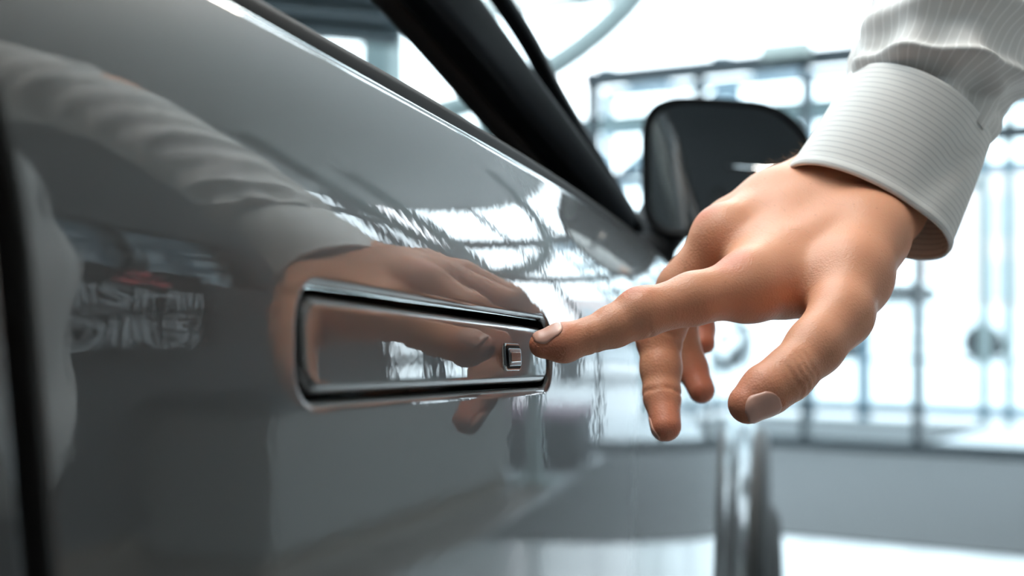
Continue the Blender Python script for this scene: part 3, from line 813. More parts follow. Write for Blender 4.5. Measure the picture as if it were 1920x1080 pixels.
# joints of the right hand: (world position, radius)
HAND = {
    'i_tip': ((-0.16627, 0.53698, 0.95462), 0.0055),
    'i_pad': ((-0.15895, 0.54048, 0.95586), 0.0064),
    'i_dip': ((-0.15014, 0.54658, 0.95812), 0.0067),
    'i_mid': ((-0.14162, 0.55258, 0.96168), 0.0080),
    'i_pip': ((-0.13159, 0.55909, 0.96678), 0.0093),
    'i_pro': ((-0.11342, 0.57359, 0.97283), 0.0104),
    'i_mcp': ((-0.09365, 0.59283, 0.97777), 0.0128),
    'm_mcp': ((-0.10975, 0.62752, 1.00000), 0.0125),
    'm_pro': ((-0.12912, 0.62738, 0.97787), 0.0108),
    'm_pip': ((-0.13926, 0.62822, 0.95536), 0.0094),
    'm_med': ((-0.13773, 0.62240, 0.94219), 0.0087),
    'm_dip': ((-0.13598, 0.61666, 0.93021), 0.0078),
    'm_tip': ((-0.13206, 0.60743, 0.91763), 0.0066),
    'r_mcp': ((-0.11263, 0.65819, 1.00663), 0.0118),
    'r_pro': ((-0.13547, 0.66954, 0.98347), 0.0100),
    'r_pip': ((-0.14139, 0.67811, 0.95994), 0.0086),
    'r_dip': ((-0.13448, 0.67620, 0.93999), 0.0072),
    'r_tip': ((-0.12858, 0.66973, 0.92995), 0.0064),
    'l_mcp': ((-0.11496, 0.68693, 1.00999), 0.0104),
    'l_pro': ((-0.13354, 0.69970, 0.98932), 0.0085),
    'l_pip': ((-0.13848, 0.70860, 0.97295), 0.0074),
    'l_dip': ((-0.13594, 0.70944, 0.95872), 0.0062),
    'l_tip': ((-0.13341, 0.70185, 0.95142), 0.0056),
    't_tip': ((-0.08661, 0.54564, 0.93240), 0.0078),
    't_pad': ((-0.08031, 0.54985, 0.93759), 0.0094),
    't_ip': ((-0.07286, 0.55655, 0.94314), 0.0098),
    't_pro': ((-0.06421, 0.56998, 0.95380), 0.0110),
    't_mcp': ((-0.05588, 0.58857, 0.96611), 0.0128),
    't_mid': ((-0.05410, 0.61130, 0.98231), 0.0164),
    't_cmc': ((-0.04854, 0.63845, 1.00050), 0.0172),
    'web_a': ((-0.08105, 0.60547, 0.97832), 0.0135),
    'web_b': ((-0.06164, 0.60984, 0.97964), 0.0140),
    'w_rad': ((-0.04434, 0.67043, 1.01582), 0.0180),
    'w_uln': ((-0.06635, 0.67574, 1.02833), 0.0170),
    'w_mid': ((-0.05428, 0.66711, 1.02142), 0.0200),
    'dors_a': ((-0.08929, 0.60061, 0.98188), 0.0125),
    'dors_b': ((-0.05669, 0.64312, 1.00367), 0.0180),
    'c_mid': ((-0.08417, 0.64660, 1.00672), 0.0165),
    'c_ring': ((-0.09442, 0.66848, 1.01755), 0.0145),
    'c_lit': ((-0.09443, 0.69588, 1.02252), 0.0130),
    'hyp': ((-0.07770, 0.70568, 1.02152), 0.0160),
    'c_in': ((-0.09508, 0.62398, 0.99169), 0.0125),
    'c_rm': ((-0.09155, 0.65678, 1.01474), 0.0160),
    'c_im': ((-0.07838, 0.63799, 0.99787), 0.0165),
    'palm_c': ((-0.08149, 0.66330, 0.99530), 0.0140),
    'palm_d': ((-0.09474, 0.65361, 0.99510), 0.0130),
    'f_rad': ((-0.02337, 0.70062, 1.06524), 0.0150),
    'f_uln': ((-0.03676, 0.71512, 1.07426), 0.0150),
}

def hj(*names): return [HAND[n] for n in names]
def hv(n): return np.array(HAND[n][0])
HF = None
def build_hand():
    global HF, HV
    h = 0.0009
    allp = np.array([v[0] for v in HAND.values()])
    F_ = Field(allp.min(0)-0.026, allp.max(0)+0.026, h); HF = F_
    palm = F_.full()
    def add(base, nodes, k, kb):
        b, f = F_.chain(nodes, k); base[b] = smin(base[b], f, kb)
    add(palm, hj('w_rad', 'dors_b', 'dors_a'), .005, .006)
    add(palm, hj('i_mcp', 'dors_a', 'c_mid', 'w_mid'), .005, .006)
    add(palm, hj('m_mcp', 'c_mid', 'w_mid'), .005, .006)
    add(palm, hj('r_mcp', 'c_ring', 'w_uln'), .005, .006)
    add(palm, hj('l_mcp', 'c_lit', 'hyp', 'w_uln'), .005, .006)
    add(palm, hj('m_mcp', 'palm_d', 'palm_c', 'w_mid'), .005, .006)
    add(palm, hj('i_mcp', 'web_a', 'web_b', 't_mid'), .005, .006)
    add(palm, hj('w_rad', 't_cmc', 't_mid', 't_mcp'), .005, .006)
    add(palm, hj('i_mcp', 'c_in', 'm_mcp'), .005, .006)
    add(palm, hj('c_in', 'c_im', 'w_mid'), .005, .006)
    add(palm, hj('m_mcp', 'c_rm', 'w_mid'), .005, .006)
    add(palm, hj('r_mcp', 'c_rm', 'w_uln'), .005, .006)
    add(palm, hj('web_b', 'palm_c'), .005, .006)
    add(palm, hj('w_rad', 'f_rad'), .005, .006)
    add(palm, hj('w_uln', 'f_uln'), .005, .006)
    add(palm, hj('w_mid', 'f_rad'), .005, .006); add(palm, hj('w_mid', 'f_uln'), .005, .006)
    # even out the back of the hand
    def blur(A, w):
        for ax in range(3):
            for _ in range(2):
                c = np.cumsum(np.pad(A, [(w+1, w) if i == ax else (0, 0) for i in range(3)], mode='edge'), axis=ax, dtype=np.float64)
                n_ = A.shape[ax]; A = ((np.take(c, range(2*w+1, 2*w+1+n_), axis=ax) - np.take(c, range(0, n_), axis=ax))/(2*w+1)).astype(np.float32)
        return A
    palm = blur(palm, 3)
    V = palm.copy()
    fingers = [('i_tip', 'i_pad', 'i_dip', 'i_mid', 'i_pip', 'i_pro', 'i_mcp'), ('m_tip', 'm_dip', 'm_med', 'm_pip', 'm_pro', 'm_mcp'),
               ('r_tip', 'r_dip', 'r_pip', 'r_pro', 'r_mcp'), ('l_tip', 'l_dip', 'l_pip', 'l_pro', 'l_mcp'),
               ('t_tip', 't_pad', 't_ip', 't_pro', 't_mcp')]
    kk = [.006, .005, .005, .005, .004]
    for nm, k in zip(fingers, kk):
        b, f = F_.chain(hj(*nm), .004)
        V[b] = np.minimum(V[b], smin(palm[b], f, k))
    view = np.array([-math.sin(PSI), math.cos(PSI), 0.0])
    def frame(a, bb, up):
        t = hv(bb)-hv(a); t /= np.linalg.norm(t); u = np.array(up, float); u -= t*(u@t); u /= np.linalg.norm(u); return t, u, np.cross(t, u)
    def blob(p, r, k):                       # soft swelling
        b = F_.block([p], r+.012); x, y, z = F_.coords(b)
        f = np.sqrt((x-p[0])**2+(y-p[1])**2+(z-p[2])**2)-r; V[b] = smin(V[b], f.astype(np.float32), k)
    def groove(pts, r, depth):               # shallow crease along a polyline lying on the skin
        for p, q in zip(pts[:-1], pts[1:]):
            b = F_.block([p, q], r*3+.002); g = F_.cone(b, p, 0, q, 0)
            V[b] += (depth*np.exp(-(g/r)**2)).astype(np.float32)
    def on_skin(p, d):                       # march from p along d to the surface
        p = np.array(p, float); d = np.array(d, float); d /= np.linalg.norm(d)
        for _ in range(60):
            i = (p-F_.lo)/h; i0 = np.clip(i.astype(int), 0, F_.n-2); w = i-i0
            c = V[i0[0]:i0[0]+2, i0[1]:i0[1]+2, i0[2]:i0[2]+2]
            v = ((c[0]*(1-w[0])+c[1]*w[0])); v = v[0]*(1-w[1])+v[1]*w[1]; v = v[0]*(1-w[2])+v[1]*w[2]
            p = p + d*float(v)*0.8
            if abs(v) < 1e-5: break
        return p
    build_hand.on_skin = on_skin
    # knuckles
    dors = np.array([-.35, -.1, .93])
    t, u, w = frame('i_pip', 'i_dip', dors)
    blob(hv('i_pip')+u*.0026, .0072, .006)
    t2, u2, w2 = frame('i_mcp', 'i_pro', dors); blob(hv('i_mcp')+u2*.0030, .0085, .008)
    t3, u3, w3 = frame('m_mcp', 'm_pro', (-.9, 0, .5)); blob(hv('m_mcp')+u3*.0020, .0092, .008)
    tm, um, wm = frame('m_pip', 'm_dip', (-1, -.2, .2)); blob(hv('m_pip')+um*.0025, .0078, .005)
    # finger pulp of the index and the thumb
    blob(hv('i_pad')-u*.0016, .0058, .006)
    tt, tu, tw = frame('t_tip', 't_ip', -view); 
    # creases over the index joints
    def ring_crease(c, t, u, w, R, a0, a1, off, r, dep, n=9):
        pts = []
        for a in np.linspace(a0, a1, n):
            d = u*math.cos(a)+w*math.sin(a); pts.append(on_skin(np.array(c)+t*off*1.0+t*0.0006*math.sin(a*5)+d*(R*2.2), -d))
        groove(pts, r, dep)
    rp = HAND['i_pip'][1]
    for off, dep, sp in ((-.0042, .00035, .7), (-.0022, .00050, .9), (.0, .00055, 1.0), (.0021, .00050, .9), (.0042, .0003, .7)):
        ring_crease(hv('i_pip')+u*.002, t, u, w, rp, -sp, sp, off, .0006, dep)
    ring_crease(hv('i_pip'), t, u, w, rp, 2.0, 4.3, .0015, .0007, .0006)
    td, ud, wd = frame('i_dip', 'i_tip', dors); rd = HAND['i_dip'][1]
    for off in (-.0035, -.0018, .0, .0016, .0034):
        ring_crease(hv('i_dip'), td, ud, wd, rd, -.9, .9, off, .0005, .00030)
    ring_crease(hv('i_dip'), td, ud, wd, rd, 2.0, 4.3, -.001, .0007, .0005)
    for off in (-.002, .0, .002): ring_crease(hv('m_pip'), tm, um, wm, HAND['m_pip'][1], -.8, .8, off, .0006, .0004)
    ring_crease(hv('m_pip'), tm, um, wm, HAND['m_pip'][1], 1.6, 4.6, .0025, .0008, .0008)
    ring_crease(hv('m_dip'), tm, um, wm, HAND['m_dip'][1], -1.2, 4.6, .000, .0008, .0006)
    ti, ui, wi = frame('t_ip', 't_tip', -view+np.array([.3, 0, -.3]))
    for off, dep in ((-.0062, .00045), (-.0035, .0006), (-.0005, .0005), (.003, .0004)):
        ring_crease(hv('t_ip'), ti, ui, wi, HAND['t_ip'][1], -1.0, 1.0, off, .0008, dep)
    HV = V
    verts, quads = surface_nets(V, F_.lo, h)
    # light smoothing
    e = np.vstack([quads[:, [0, 1]], quads[:, [1, 2]], quads[:, [2, 3]], quads[:, [3, 0]]])
    for lam in (.5, -.52, .5, -.52):
        s = np.zeros_like(verts); c = np.zeros(len(verts))
        for a, bq in ((0, 1), (1, 0)):
            np.add.at(s, e[:, a], verts[e[:, bq]]); np.add.at(c, e[:, a], 1)
        verts = verts + lam*(s/c[:, None]-verts)
    return verts, quads

def skin_mat():
    m = bpy.data.materials.new('skin'); m.use_nodes = True; nt = m.node_tree; b = nt.nodes['Principled BSDF']
    b.inputs['Roughness'].default_value = 0.46
    b.inputs['Specular IOR Level'].default_value = 0.42
    b.inputs['Subsurface Weight'].default_value = 0.25
    b.inputs['Subsurface Radius'].default_value = (0.006, 0.0022, 0.0012)
    b.inputs['Subsurface Scale'].default_value = 0.6
    tc = nt.nodes.new('ShaderNodeTexCoord')
    def noise(sc, det=3):
        n = nt.nodes.new('ShaderNodeTexNoise'); n.inputs['Scale'].default_value = sc; n.inputs['Detail'].default_value = det
        nt.links.new(tc.outputs['Object'], n.inputs['Vector']); return n
    def mix(f, a, c, mode='MIX'):
        x = nt.nodes.new('ShaderNodeMixRGB'); x.blend_type = mode
        for i, q in ((0, f), (1, a), (2, c)):
            if isinstance(q, (float, int)): x.inputs[i].default_value = q
            elif isinstance(q, tuple): x.inputs[i].default_value = (*q, 1)
            else: nt.links.new(q, x.inputs[i])
        return x.outputs[0]
    base = mix(noise(45, 3).outputs['Fac'], (0.70, 0.305, 0.175), (0.82, 0.41, 0.25))
    # reddish knuckles: painted by place on the hand
    def spot(p, r, colr, amt, prev):
        d = nt.nodes.new('ShaderNodeVectorMath'); d.operation = 'DISTANCE'; nt.links.new(tc.outputs['Object'], d.inputs[0]); d.inputs[1].default_value = p
        mr = nt.nodes.new('ShaderNodeMapRange'); mr.interpolation_type = 'SMOOTHSTEP'
        mr.inputs['From Min'].default_value = r; mr.inputs['From Max'].default_value = r*.25; mr.inputs['To Min'].default_value = 0; mr.inputs['To Max'].default_value = amt
        nt.links.new(d.outputs['Value'], mr.inputs['Value']); return mix(mr.outputs['Result'], prev, colr)
    for (p, r, amt) in SPOTS:
        base = spot(p, r, (0.70, 0.20, 0.12), amt, base)
    # freckles towards the wrist
    v = nt.nodes.new('ShaderNodeTexVoronoi'); v.inputs['Scale'].default_value = 260; nt.links.new(tc.outputs['Object'], v.inputs['Vector'])
    lt = nt.nodes.new('ShaderNodeMapRange'); lt.inputs['From Min'].default_value = .16; lt.inputs['From Max'].default_value = .05; lt.inputs['To Max'].default_value = .35
    nt.links.new(v.outputs['Distance'], lt.inputs['Value'])
    ms = nt.nodes.new('ShaderNodeMath'); ms.operation = 'MULTIPLY'; nt.links.new(lt.outputs[0], ms.inputs[0])
    n3 = noise(70, 1); r3 = nt.nodes.new('ShaderNodeMapRange'); r3.inputs['From Min'].default_value = .5; r3.inputs['From Max'].default_value = .62; nt.links.new(n3.outputs['Fac'], r3.inputs['Value'])
    nt.links.new(r3.outputs[0], ms.inputs[1])
    base = mix(ms.outputs[0], base, (0.33, 0.13, 0.07))
    nt.links.new(base, b.inputs['Base Color'])
    # fine skin relief
    n1 = noise(900, 2); vv = nt.nodes.new('ShaderNodeTexVoronoi'); vv.inputs['Scale'].default_value = 1100; nt.links.new(tc.outputs['Object'], vv.inputs['Vector'])
    ad = nt.nodes.new('ShaderNodeMath'); ad.operation = 'ADD'; nt.links.new(n1.outputs['Fac'], ad.inputs[0]); nt.links.new(vv.outputs['Distance'], ad.inputs[1])
    bp = nt.nodes.new('ShaderNodeBump'); bp.inputs['Strength'].default_value = .35; bp.inputs['Distance'].default_value = .0003
    nt.links.new(ad.outputs[0], bp.inputs['Height']); nt.links.new(bp.outputs['Normal'], b.inputs['Normal'])
    return m

def cloth_mat(name, col, line, period, axis, width, lines2=None):
    """woven shirt cloth with fine stripes along u or v of the UV map (metres)"""
    m = bpy.data.materials.new(name); m.use_nodes = True; nt = m.node_tree; b = nt.nodes['Principled BSDF']
    b.inputs['Roughness'].default_value = .85; b.inputs['Specular IOR Level'].default_value = .2
    b.inputs['Sheen Weight'].default_value = .15
    uv = nt.nodes.new('ShaderNodeUVMap'); sp = nt.nodes.new('ShaderNodeSeparateXYZ'); nt.links.new(uv.outputs[0], sp.inputs[0])
    def math_(op, a, c):
        x = nt.nodes.new('ShaderNodeMath'); x.operation = op
        for i, q in enumerate((a, c)):
            if q is None: continue
            if isinstance(q, (int, float)): x.inputs[i].default_value = q
            else: nt.links.new(q, x.inputs[i])
        return x.outputs[0]
    fr = math_('FRACT', math_('DIVIDE', sp.outputs[axis], period), None)
    ab = math_('ABSOLUTE', math_('SUBTRACT', fr, .5), None)
    mr = nt.nodes.new('ShaderNodeMapRange'); mr.interpolation_type = 'SMOOTHSTEP'
    mr.inputs['From Min'].default_value = width; mr.inputs['From Max'].default_value = width*.35; nt.links.new(ab, mr.inputs['Value'])
    x = nt.nodes.new('ShaderNodeMixRGB'); x.inputs[1].default_value = (*col, 1); x.inputs[2].default_value = (*line, 1); nt.links.new(mr.outputs[0], x.inputs[0])
    nt.links.new(x.outputs[0], b.inputs['Base Color'])
    w1 = math_('SINE', math_('MULTIPLY', sp.outputs[0], 2*math.pi/.00055), None); w2 = math_('SINE', math_('MULTIPLY', sp.outputs[1], 2*math.pi/.00055), None)
    ww = math_('MULTIPLY', w1, w2)
    bp = nt.nodes.new('ShaderNodeBump'); bp.inputs['Strength'].default_value = .25; bp.inputs['Distance'].default_value = .0002
    nt.links.new(math_('ADD', ww, math_('MULTIPLY', mr.outputs[0], .5)), bp.inputs['Height']); nt.links.new(bp.outputs['Normal'], b.inputs['Normal'])
    return m

PO = Vector((0.40, 0.70, 0.0))
person = empty('person', PO); tag(person, 'person in a pale pinstriped shirt reaching right index finger to the door handle button', 'person')
hverts, hquads = build_hand()
on_skin = build_hand.on_skin
wrist = (hv('w_rad')+hv('w_uln'))/2
elbow = np.array([0.047, 0.776, 1.254]); shoulder = np.array([0.305, 0.905, 1.370]); lsh = np.array([0.375, 0.565, 1.375])
fax = (elbow-wrist)/np.linalg.norm(elbow-wrist)

# body under the clothes, head and left hand (coarser), joined with the hand into one mesh
def body_field(defs, h, k, bounds=None):
    pts = np.array([q for d in defs for q in (d[0], d[2])]); rr = max(max(d[1], d[3]) for d in defs)
    F2 = Field(pts.min(0)-rr-.03, pts.max(0)+rr+.03, h); V = F2.full(); V[:] = 1.0
    al = tuple(slice(0, int(n)) for n in F2.n)
    for d in defs:
        kk = d[4] if len(d) > 4 else k
        V = smin(V, F2.cone(al, d[0], d[1], d[2], d[3]), kk)
    return F2, V
chest = np.array([.365, .755, 1.22]); hips = np.array([.39, .755, .90]); neck = np.array([.36, .755, 1.40]); head = np.array([.335, .755, 1.575])
def L(p): return np.array(p, float)
lel = L([.46, .49, 1.10]); lwr = L([.37, .51, .86])
defs = [ (chest+L([0,.07,0]), .105, hips+L([0,.06,.05]), .105), (chest-L([0,.07,0]), .105, hips-L([0,.06,-.05]), .105),
         (chest+L([0,.07,.05]), .10, shoulder+L([.02,-.03,-.01]), .055), (chest+L([0,-.07,.05]), .10, lsh+L([.0,.03,-.01]), .055),
         (neck-L([0,0,.06]), .058, neck+L([-.005,0,.06]), .055, .03),
         (head+L([.01,0,.03]), .086, head+L([-.01,0,.01]), .082, .02), (head+L([-.02,0,-.03]), .068, head+L([-.035,0,-.075]), .045, .03),
         (head+L([-.095,0,-.005]), .009, head+L([-.108,0,-.035]), .013, .012), (head+L([-.085,0,-.075]), .012, head+L([-.085,0,-.078]), .012, .015),
         (head+L([-.078,.02,-.058]), .006, head+L([-.078,-.02,-.058]), .006, .01), (head+L([-.078,.018,-.066]), .006, head+L([-.078,-.018,-.066]), .006, .01),
         (head+L([.0,.083,.015]), .010, head+L([.0,.083,-.02]), .008, .01), (head+L([.0,-.083,.015]), .010, head+L([.0,-.083,-.02]), .008, .01),
         (shoulder, .050, elbow, .040, .03), (elbow, .032, wrist+fax*.09, .021, .03),
         (lsh, .050, lel, .040, .03), (lel, .038, lwr, .026, .03), (lwr, .026, lwr+L([-.02,0,-.06]), .028, .02),
         (lwr+L([-.02,0,-.05]), .016, lwr+L([-.05,.03,-.07]), .012, .01), (lwr+L([-.05,.03,-.07]), .012, lwr+L([-.06,.03,-.10]), .009, .005)]
for k_, dy in enumerate((-.026, -.009, .009, .025)):
    a = lwr+L([-.022, dy, -.085]); defs += [(a, .011, a+L([-.01, dy*.1, -.045]), .0095, .004), (a+L([-.01, dy*.1, -.045]), .0095, a+L([.004, dy*.1, -.08+.006*abs(k_-1.5)]), .008, .004)]
for s in (1, -1):
    hp = hips+L([0, .085*s, -.02]); kn = L([.40, .755+.10*s, .48]); an = L([.44, .755+.11*s, .09])
    defs += [(hp, .085, kn, .058, .04), (kn, .055, an, .040, .03)]
F2, V2 = body_field(defs, .0085, .03)
bv, bq = surface_nets(V2, F2.lo, .0085)
SPOTS = [(tuple(Vector(on_skin(hv('i_mcp')+np.array([-.02,-.03,.04]), (.35,.5,-.75)))-PO), .013, .55),
         (tuple(Vector(on_skin(hv('m_mcp')+np.array([-.03,-.02,.03]), (.6,.4,-.5)))-PO), .012, .5),
         (tuple(Vector(hv('i_pip')+np.array([-.003,0,.009]))-PO), .013, .5), (tuple(Vector(hv('m_pip')+np.array([-.008,-.004,.002]))-PO), .012, .5),
         (tuple(Vector(hv('i_tip'))-PO), .020, .55), (tuple(Vector(hv('m_tip'))-PO), .022, .5), (tuple(Vector(hv('r_tip'))-PO), .026, .6), (tuple(Vector(hv('l_tip'))-PO), .026, .6),
         (tuple(Vector(hv('t_tip'))-PO), .022, .4)]
M['skin'] = skin_mat()
allv = np.vstack([hverts, bv]) - np.array(PO); allq = np.vstack([hquads, bq+len(hverts)])
body = bpy.data.objects.new('body', np_mesh('body', allv, allq, [M['skin']])); link(body, person)

# --- fingernails
def nail(tip, dip, up, along, width, length, bias, m):
    t = hv(tip)-hv(dip); t /= np.linalg.norm(t); u = np.array(up, float); u -= t*(u@t); u /= np.linalg.norm(u); w = np.cross(t, u)
    rows = []; n1, n2 = 16, 14
    for i in range(n1+1):
        a = i/n1; rows.append([])
        half = width*(0.80+.20*min(1, a*4))*math.sqrt(max(.02, 1-max(0, (a-.55)/.47)**2.2)) * math.sqrt(max(.05, 1-max(0, (.18-a)/.20)**2))
        for j in range(n2+1):
            q = (j/n2*2-1)
            o = hv(tip)+t*(along-length/2+length*a)+w*half*q
            p = on_skin(o+u*.012, -u)
            if np.linalg.norm(p-o) > .013: p = o-u*.002
            e = min(1, 4*min(a+.05, 1-abs(q)+.02))
            rows[-1].append(tuple(Vector(p+u*(.00002+.00028*e*(0.6+.6*a)))-PO))
    return MB().grid(np.array(rows)).build('fingernail', m, person, smooth=True, solid=0.0003)
M['nail'] = mat('fingernail', (0.80, 0.45, 0.345), 0.34, coat=0.12, noise=0.05, nscale=300)
vw = np.array([-math.sin(PSI), math.cos(PSI), 0.0]); rt = np.array([math.cos(PSI), math.sin(PSI), 0.0])
nail('i_tip', 'i_dip', np.array([0,0,1])*.82-vw*.55-rt*.1, -.0020, .0048, .0118, 0, M['nail'])
nail('t_tip', 't_ip', -vw*.85-np.array([0,0,1])*.42+rt*.28, -.0012, .0066, .0130, 0, M['nail'])
nail('m_tip', 'm_dip', -rt*.75+vw*.65+np.array([0,0,.1]), .000, .0050, .0115, 0, M['nail'])

# --- fine hairs on the back of the hand
hm = MB(); rnd = random.Random(3)
for k in range(150):
    q = rnd.random(); a = hv('l_mcp')*(1-q)+hv('w_uln')*q if k % 3 else hv('i_mcp')*(1-q*.8-.2)+hv('w_rad')*(q*.8+.2)
    o = a + np.array([rnd.uniform(-.014, .014), rnd.uniform(-.014, .014), .035])
    d = np.array([rnd.uniform(-.3, .1), rnd.uniform(-.5, .1), -1.0])
    p = on_skin(o, d)
    if np.linalg.norm(p-o) > .042: continue
    g = np.array([-.75, -.15, .42])+np.array([rnd.uniform(-.4, .4) for _ in range(3)])
    g /= np.linalg.norm(g); ln = rnd.uniform(.003, .0065); bnd = np.array([rnd.uniform(-.3, .3), 0, rnd.uniform(-.5, .2)])*ln*.4
    pts = [Vector(p-g*.0006)-PO, Vector(p+g*ln*.5+bnd*.3)-PO, Vector(p+g*ln+bnd)-PO]
    hm.tube(pts, [.000035, .00003, .000015], 3, cap=False)
hr = hm.build('arm_hair', mat('light_brown_hair', (0.42, 0.27, 0.15), 0.5, noise=.1), person); tag(hr, kind='stuff')

# --- shirt: right sleeve as a fitted tube, torso and left sleeve, joined
ctr0 = wrist - fax*.012 + rt*.006 - vw*.004
wv = -vw - fax*(-vw@fax); wv /= np.linalg.norm(wv)      # towards the lens
uv_ = np.cross(fax, wv); uv_ /= np.linalg.norm(uv_)
if uv_@rt < 0: uv_ = -uv_
def tube_grid(fn, L0, L1, n, m):
    P = np.zeros((n, m+1, 3)); UV = np.zeros((n, m+1, 2))
    for i in range(n):
        s = L0+(L1-L0)*i/(n-1)
        for j in range(m+1):
            a = 2*math.pi*j/m; P[i, j] = fn(s, a); UV[i, j] = (s, a*.037)
    return P, UV
def grid_uv(name, P, UV, m, parent, solid=0.0):
    mb = MB().grid(P-np.array(PO)); o = mb.build(name, m, parent, smooth=True)
    lay = o.data.uv_layers.new(name='UVMap'); uvf = UV.reshape(-1, 2)
    li = np.empty(len(o.data.loops), np.int32); o.data.loops.foreach_get('vertex_index', li)
    lay.data.foreach_set('uv', uvf[li].astype(np.float32).ravel())
    if solid:
        md = o.modifiers.new('thick', 'SOLIDIFY'); md.thickness = solid; md.offset = -1
    return o
CUFF = .0585
M['cuff'] = cloth_mat('striped_cuff_cloth', (0.86, 0.855, 0.825), (0.64, 0.64, 0.63), .00285, 0, .14)
M['shirt'] = cloth_mat('striped_shirt_cloth', (0.77, 0.76, 0.735), (0.90, 0.89, 0.87), .0046, 1, .15)
def cuff_fn(s, a):
    q = s/CUFF
    ru = .0388*(1-.10*q); rw = .0335*(1-.05*q)
    dent = -.0034*math.exp(-((a-1.0+.5*(q-.5))/.24)**2)*math.exp(-((q-.50)/.40)**2) + .0012*math.sin(3*a+2*q)
    edge = .0008*math.exp(-((q-.03)/.03)**2)
    c, sn = math.cos(a), math.sin(a)
    return ctr0 + fax*s + uv_*(ru+dent+edge)*c + wv*(rw+dent+edge)*sn
P, UV = tube_grid(cuff_fn, 0, CUFF, 44, 128)
cuff = grid_uv('shirt_cuff', P, UV, M['cuff'], person, solid=.0016)
# stitched seams on the cuff
for s_, nm in ((.0035, 'cuff_stitching'), (CUFF-.0016, 'cuff_stitching'), (CUFF-.0125, 'cuff_stitching')):
    st = MB()
    for k in range(104):
        if s_ > .03 and s_ < CUFF-.01 and not (5 <= k <= 40): continue
        a = 2*math.pi*k/104; n_ = (uv_*math.cos(a)+wv*math.sin(a))*.0002
        st.tube([Vector(cuff_fn(s_, a)+n_)-PO, Vector(cuff_fn(s_, a+.034)+n_)-PO], .00022, 4, cap=False)
    tag(st.build(nm, mat('thread', (.62,.61,.58), .8), cuff), kind='stuff')
# sleeve centre line: continues the cuff, then bends at the elbow to the shoulder
def bez(p0, p1, p2, p3, t): return p0*(1-t)**3+3*p1*t*(1-t)**2+3*p2*t*t*(1-t)+p3*t**3
s_start = ctr0+fax*(CUFF-.004)
def cl(t): return bez(s_start, s_start+fax*.16, elbow+L([-.01,.0,.06]), shoulder, t)
def wr(x, c, w): return math.exp(-((x-c)/w)**2)
def sleeve_fn(t, a):
    p = cl(t); d = cl(min(1, t+.01))-cl(max(0, t-.01)); d /= np.linalg.norm(d)
    w_ = wv-d*(wv@d); w_ /= np.linalg.norm(w_); u_ = np.cross(d, w_); u_ = u_ if u_@uv_ > 0 else -u_
    ru = np.interp(t, [0, .035, .12, .3, .5, .8, 1], [.0335, .0372, .0415, .047, .056, .066, .070]); rw = np.interp(t, [0, .035, .12, .3, .5, .8, 1], [.0300, .0335, .036, .042, .052, .066, .072])
    f = 0.0
    # pleats gathered into the cuff, then drag folds running round the arm
    f += .0022*math.sin(9*a+.6)*wr(t, .03, .05)
    fr_ = max(0.0, math.sin(a))**.5
    f += .0070*wr(t-(.040+.030*math.cos(a)), 0, .0085)*fr_
    f -= .0040*wr(t-(.019+.020*math.cos(a)), 0, .0090)*fr_
    f += .0045*wr(t-(.085+.040*math.cos(a-.5)), 0, .013)*fr_
    f += .0035*wr(t-(.055-.03*math.cos(a)), 0, .010)*wr(a, 1.0, .6)
    f += .005*wr((t-.20)-.03*math.cos(a-2.0), 0, .022)*(.5+.5*math.cos(a-1.5))
    for c_, ph, am in ((.17,2.6,.003),(.27,.4,.0035),(.36,3.6,.004),(.47,1.2,.006),(.52,3.0,.006),(.66,2.2,.004),(.81,4.6,.004)):
        f += am*wr((t-c_)-.055*math.sin(a+ph), 0, .018)*max(0, math.cos((a-ph+math.pi) % (2*math.pi)-math.pi))**1.5
    f += .0012*math.sin(14*t*6+3*a)
    return p + u_*(ru+f)*math.cos(a) + w_*(rw+f)*math.sin(a)
P, UV = tube_grid(sleeve_fn, 0, 1, 420, 180); UV[..., 0] *= .5; UV[..., 1] *= 1.15
defs_s = [ (chest+L([0,.07,.02]), .125, hips+L([0,.07,.0]), .125), (chest-L([0,.07,-.02]), .125, hips-L([0,.07,.0]), .125),
         (chest+L([0,.07,.05]), .115, shoulder+L([.015,-.03,-.01]), .068), (chest+L([0,-.07,.05]), .115, lsh+L([.0,.03,-.01]), .068),
         (shoulder, .066, shoulder*.62+elbow*.38, .058, .03), (lsh, .066, lel, .056, .03), (lel, .054, lwr+L([.02,0,.035]), .040, .03), (neck-L([0,0,.09]), .075, neck-L([0,0,.0]), .066, .03)]
F3, V3 = body_field(defs_s, .009, .03)
x, y, z = F3.coords(tuple(slice(0, int(n)) for n in F3.n))
V3 = V3 + (.006*np.sin(38*z+9*y+4*np.sin(11*y)) * np.sin(17*y+8*x)).astype(np.float32)
V3 = np.maximum(V3, (neck[2]+.015) - z*1.0 - 2*(neck[2]+.015-z)) if False else np.maximum(V3, z-(neck[2]+.02))
sv, sq = surface_nets(V3, F3.lo, .009)
ns = P.shape[0]*P.shape[1]; mcols = P.shape[1]
gq = np.array([(i*mcols+j, i*mcols+j+1, (i+1)*mcols+j+1, (i+1)*mcols+j) for i in range(P.shape[0]-1) for j in range(mcols-1)])
sm = np_mesh('shirt', np.vstack([P.reshape(-1, 3), sv])-np.array(PO), np.vstack([gq, sq+ns]), [M['shirt']])
lay = sm.uv_layers.new(name='UVMap'); li = np.empty(len(sm.loops), np.int32); sm.loops.foreach_get('vertex_index', li)
uvs = np.vstack([UV.reshape(-1, 2), np.stack([sv[:, 2], sv[:, 1]+.4*sv[:, 0]], 1)])
lay.data.foreach_set('uv', uvs[li].astype(np.float32).ravel())
shirt = bpy.data.objects.new('shirt', sm); link(shirt, person)
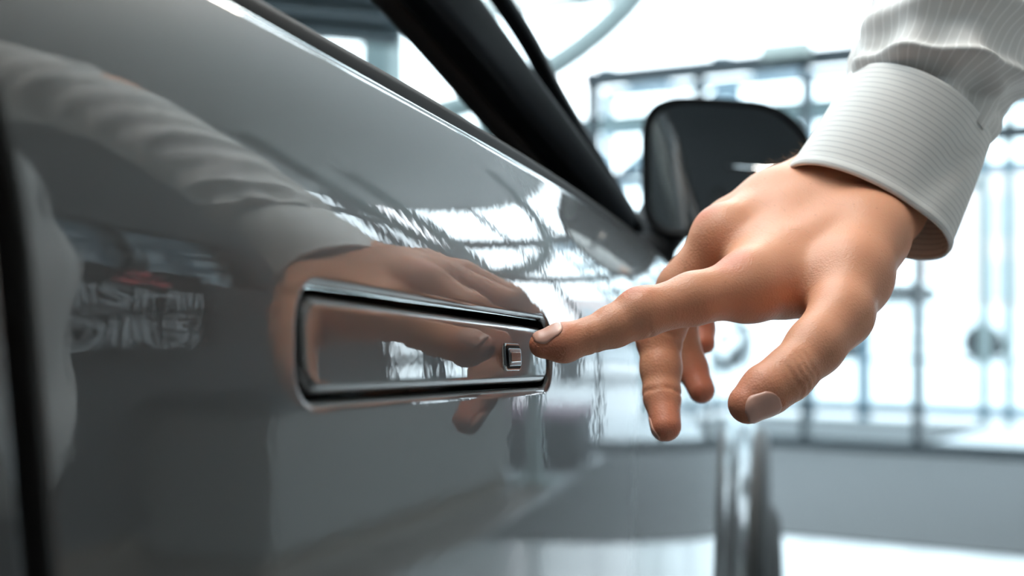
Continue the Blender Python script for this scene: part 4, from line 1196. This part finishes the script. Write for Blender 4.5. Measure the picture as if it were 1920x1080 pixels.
# --- trousers, shoes, hair, eyes
defs_t = []
for s in (1, -1):
    hp = hips+L([0, .085*s, -.02]); kn = L([.40, .755+.10*s, .48]); an = L([.44, .755+.11*s, .09])
    defs_t += [(hips+L([0,.06*s,.06]), .118, hp, .10, .04), (hp, .10, kn, .075, .04), (kn, .073, an+L([0,0,-.02]), .062, .03)]
F4, V4 = body_field(defs_t, .012, .03); z4 = F4.coords(tuple(slice(0, int(n)) for n in F4.n))[2]
V4 = np.maximum(V4, z4-(hips[2]+.10)); V4 = np.maximum(V4, .06-z4)
tv, tq = surface_nets(V4, F4.lo, .012)
M['trousers'] = mat('dark_trousers', (0.03, 0.033, 0.045), .85, noise=.1, nscale=60)
link(bpy.data.objects.new('trousers', np_mesh('trousers', tv-np.array(PO), tq, [M['trousers']])), person)
for s in (1, -1):
    an = L([.44, .755+.11*s, .0]); 
    F5, V5 = body_field([(an+L([.03,0,.042]), .040, an+L([-.09,0,.036]), .036), (an+L([-.09,0,.032]), .034, an+L([-.165,0,.028]), .028), (an+L([.02,0,.05]), .042, an+L([.0,0,.10]), .045)], .008, .03)
    V5 = np.maximum(V5, .012 - F5.coords(tuple(slice(0, int(n)) for n in F5.n))[2] - .0115)
    v5, q5 = surface_nets(V5, F5.lo, .008); link(bpy.data.objects.new('shoe', np_mesh('shoe', v5-np.array(PO), q5, [mat('black_leather', (.02,.018,.016), .3, noise=.1)])), person)
F6, V6 = body_field([(head+L([.016,0,.040]), .090, head+L([.0,0,.035]), .088), (head+L([.04,0,-.02]), .070, head+L([.03,0,.03]), .085)], .007, .02)
x6, y6, z6 = F6.coords(tuple(slice(0, int(n)) for n in F6.n))
V6 = np.maximum(V6, (head[0]-.052 + .0*z6) - x6 - 1.1*np.maximum(0, z6-head[2]-.055)) + (.002*np.sin(160*y6+20*z6)).astype(np.float32)
v6, q6 = surface_nets(V6, F6.lo, .007)
link(bpy.data.objects.new('hair', np_mesh('hair', v6-np.array(PO), q6, [mat('brown_hair', (.06,.035,.02), .55, noise=.2, nscale=80)])), person)
for s in (1, -1):
    e = lathe([(-.0115,.0005),(-.010,.006),(-.005,.0105),(0,.0118),(.006,.0095)], 20).build('eye', mat('eye_white', (.8,.78,.75), .15, noise=.02), person, smooth=True)
    e.location = Vector(head+L([-.0775, .031*s, .012]))-PO
    lathe([(-.0122,.0005),(-.0118,.003),(-.0108,.0052)], 16).build('iris', mat('iris_brown', (.08,.045,.02), .1, noise=.2, nscale=400), e, smooth=True)
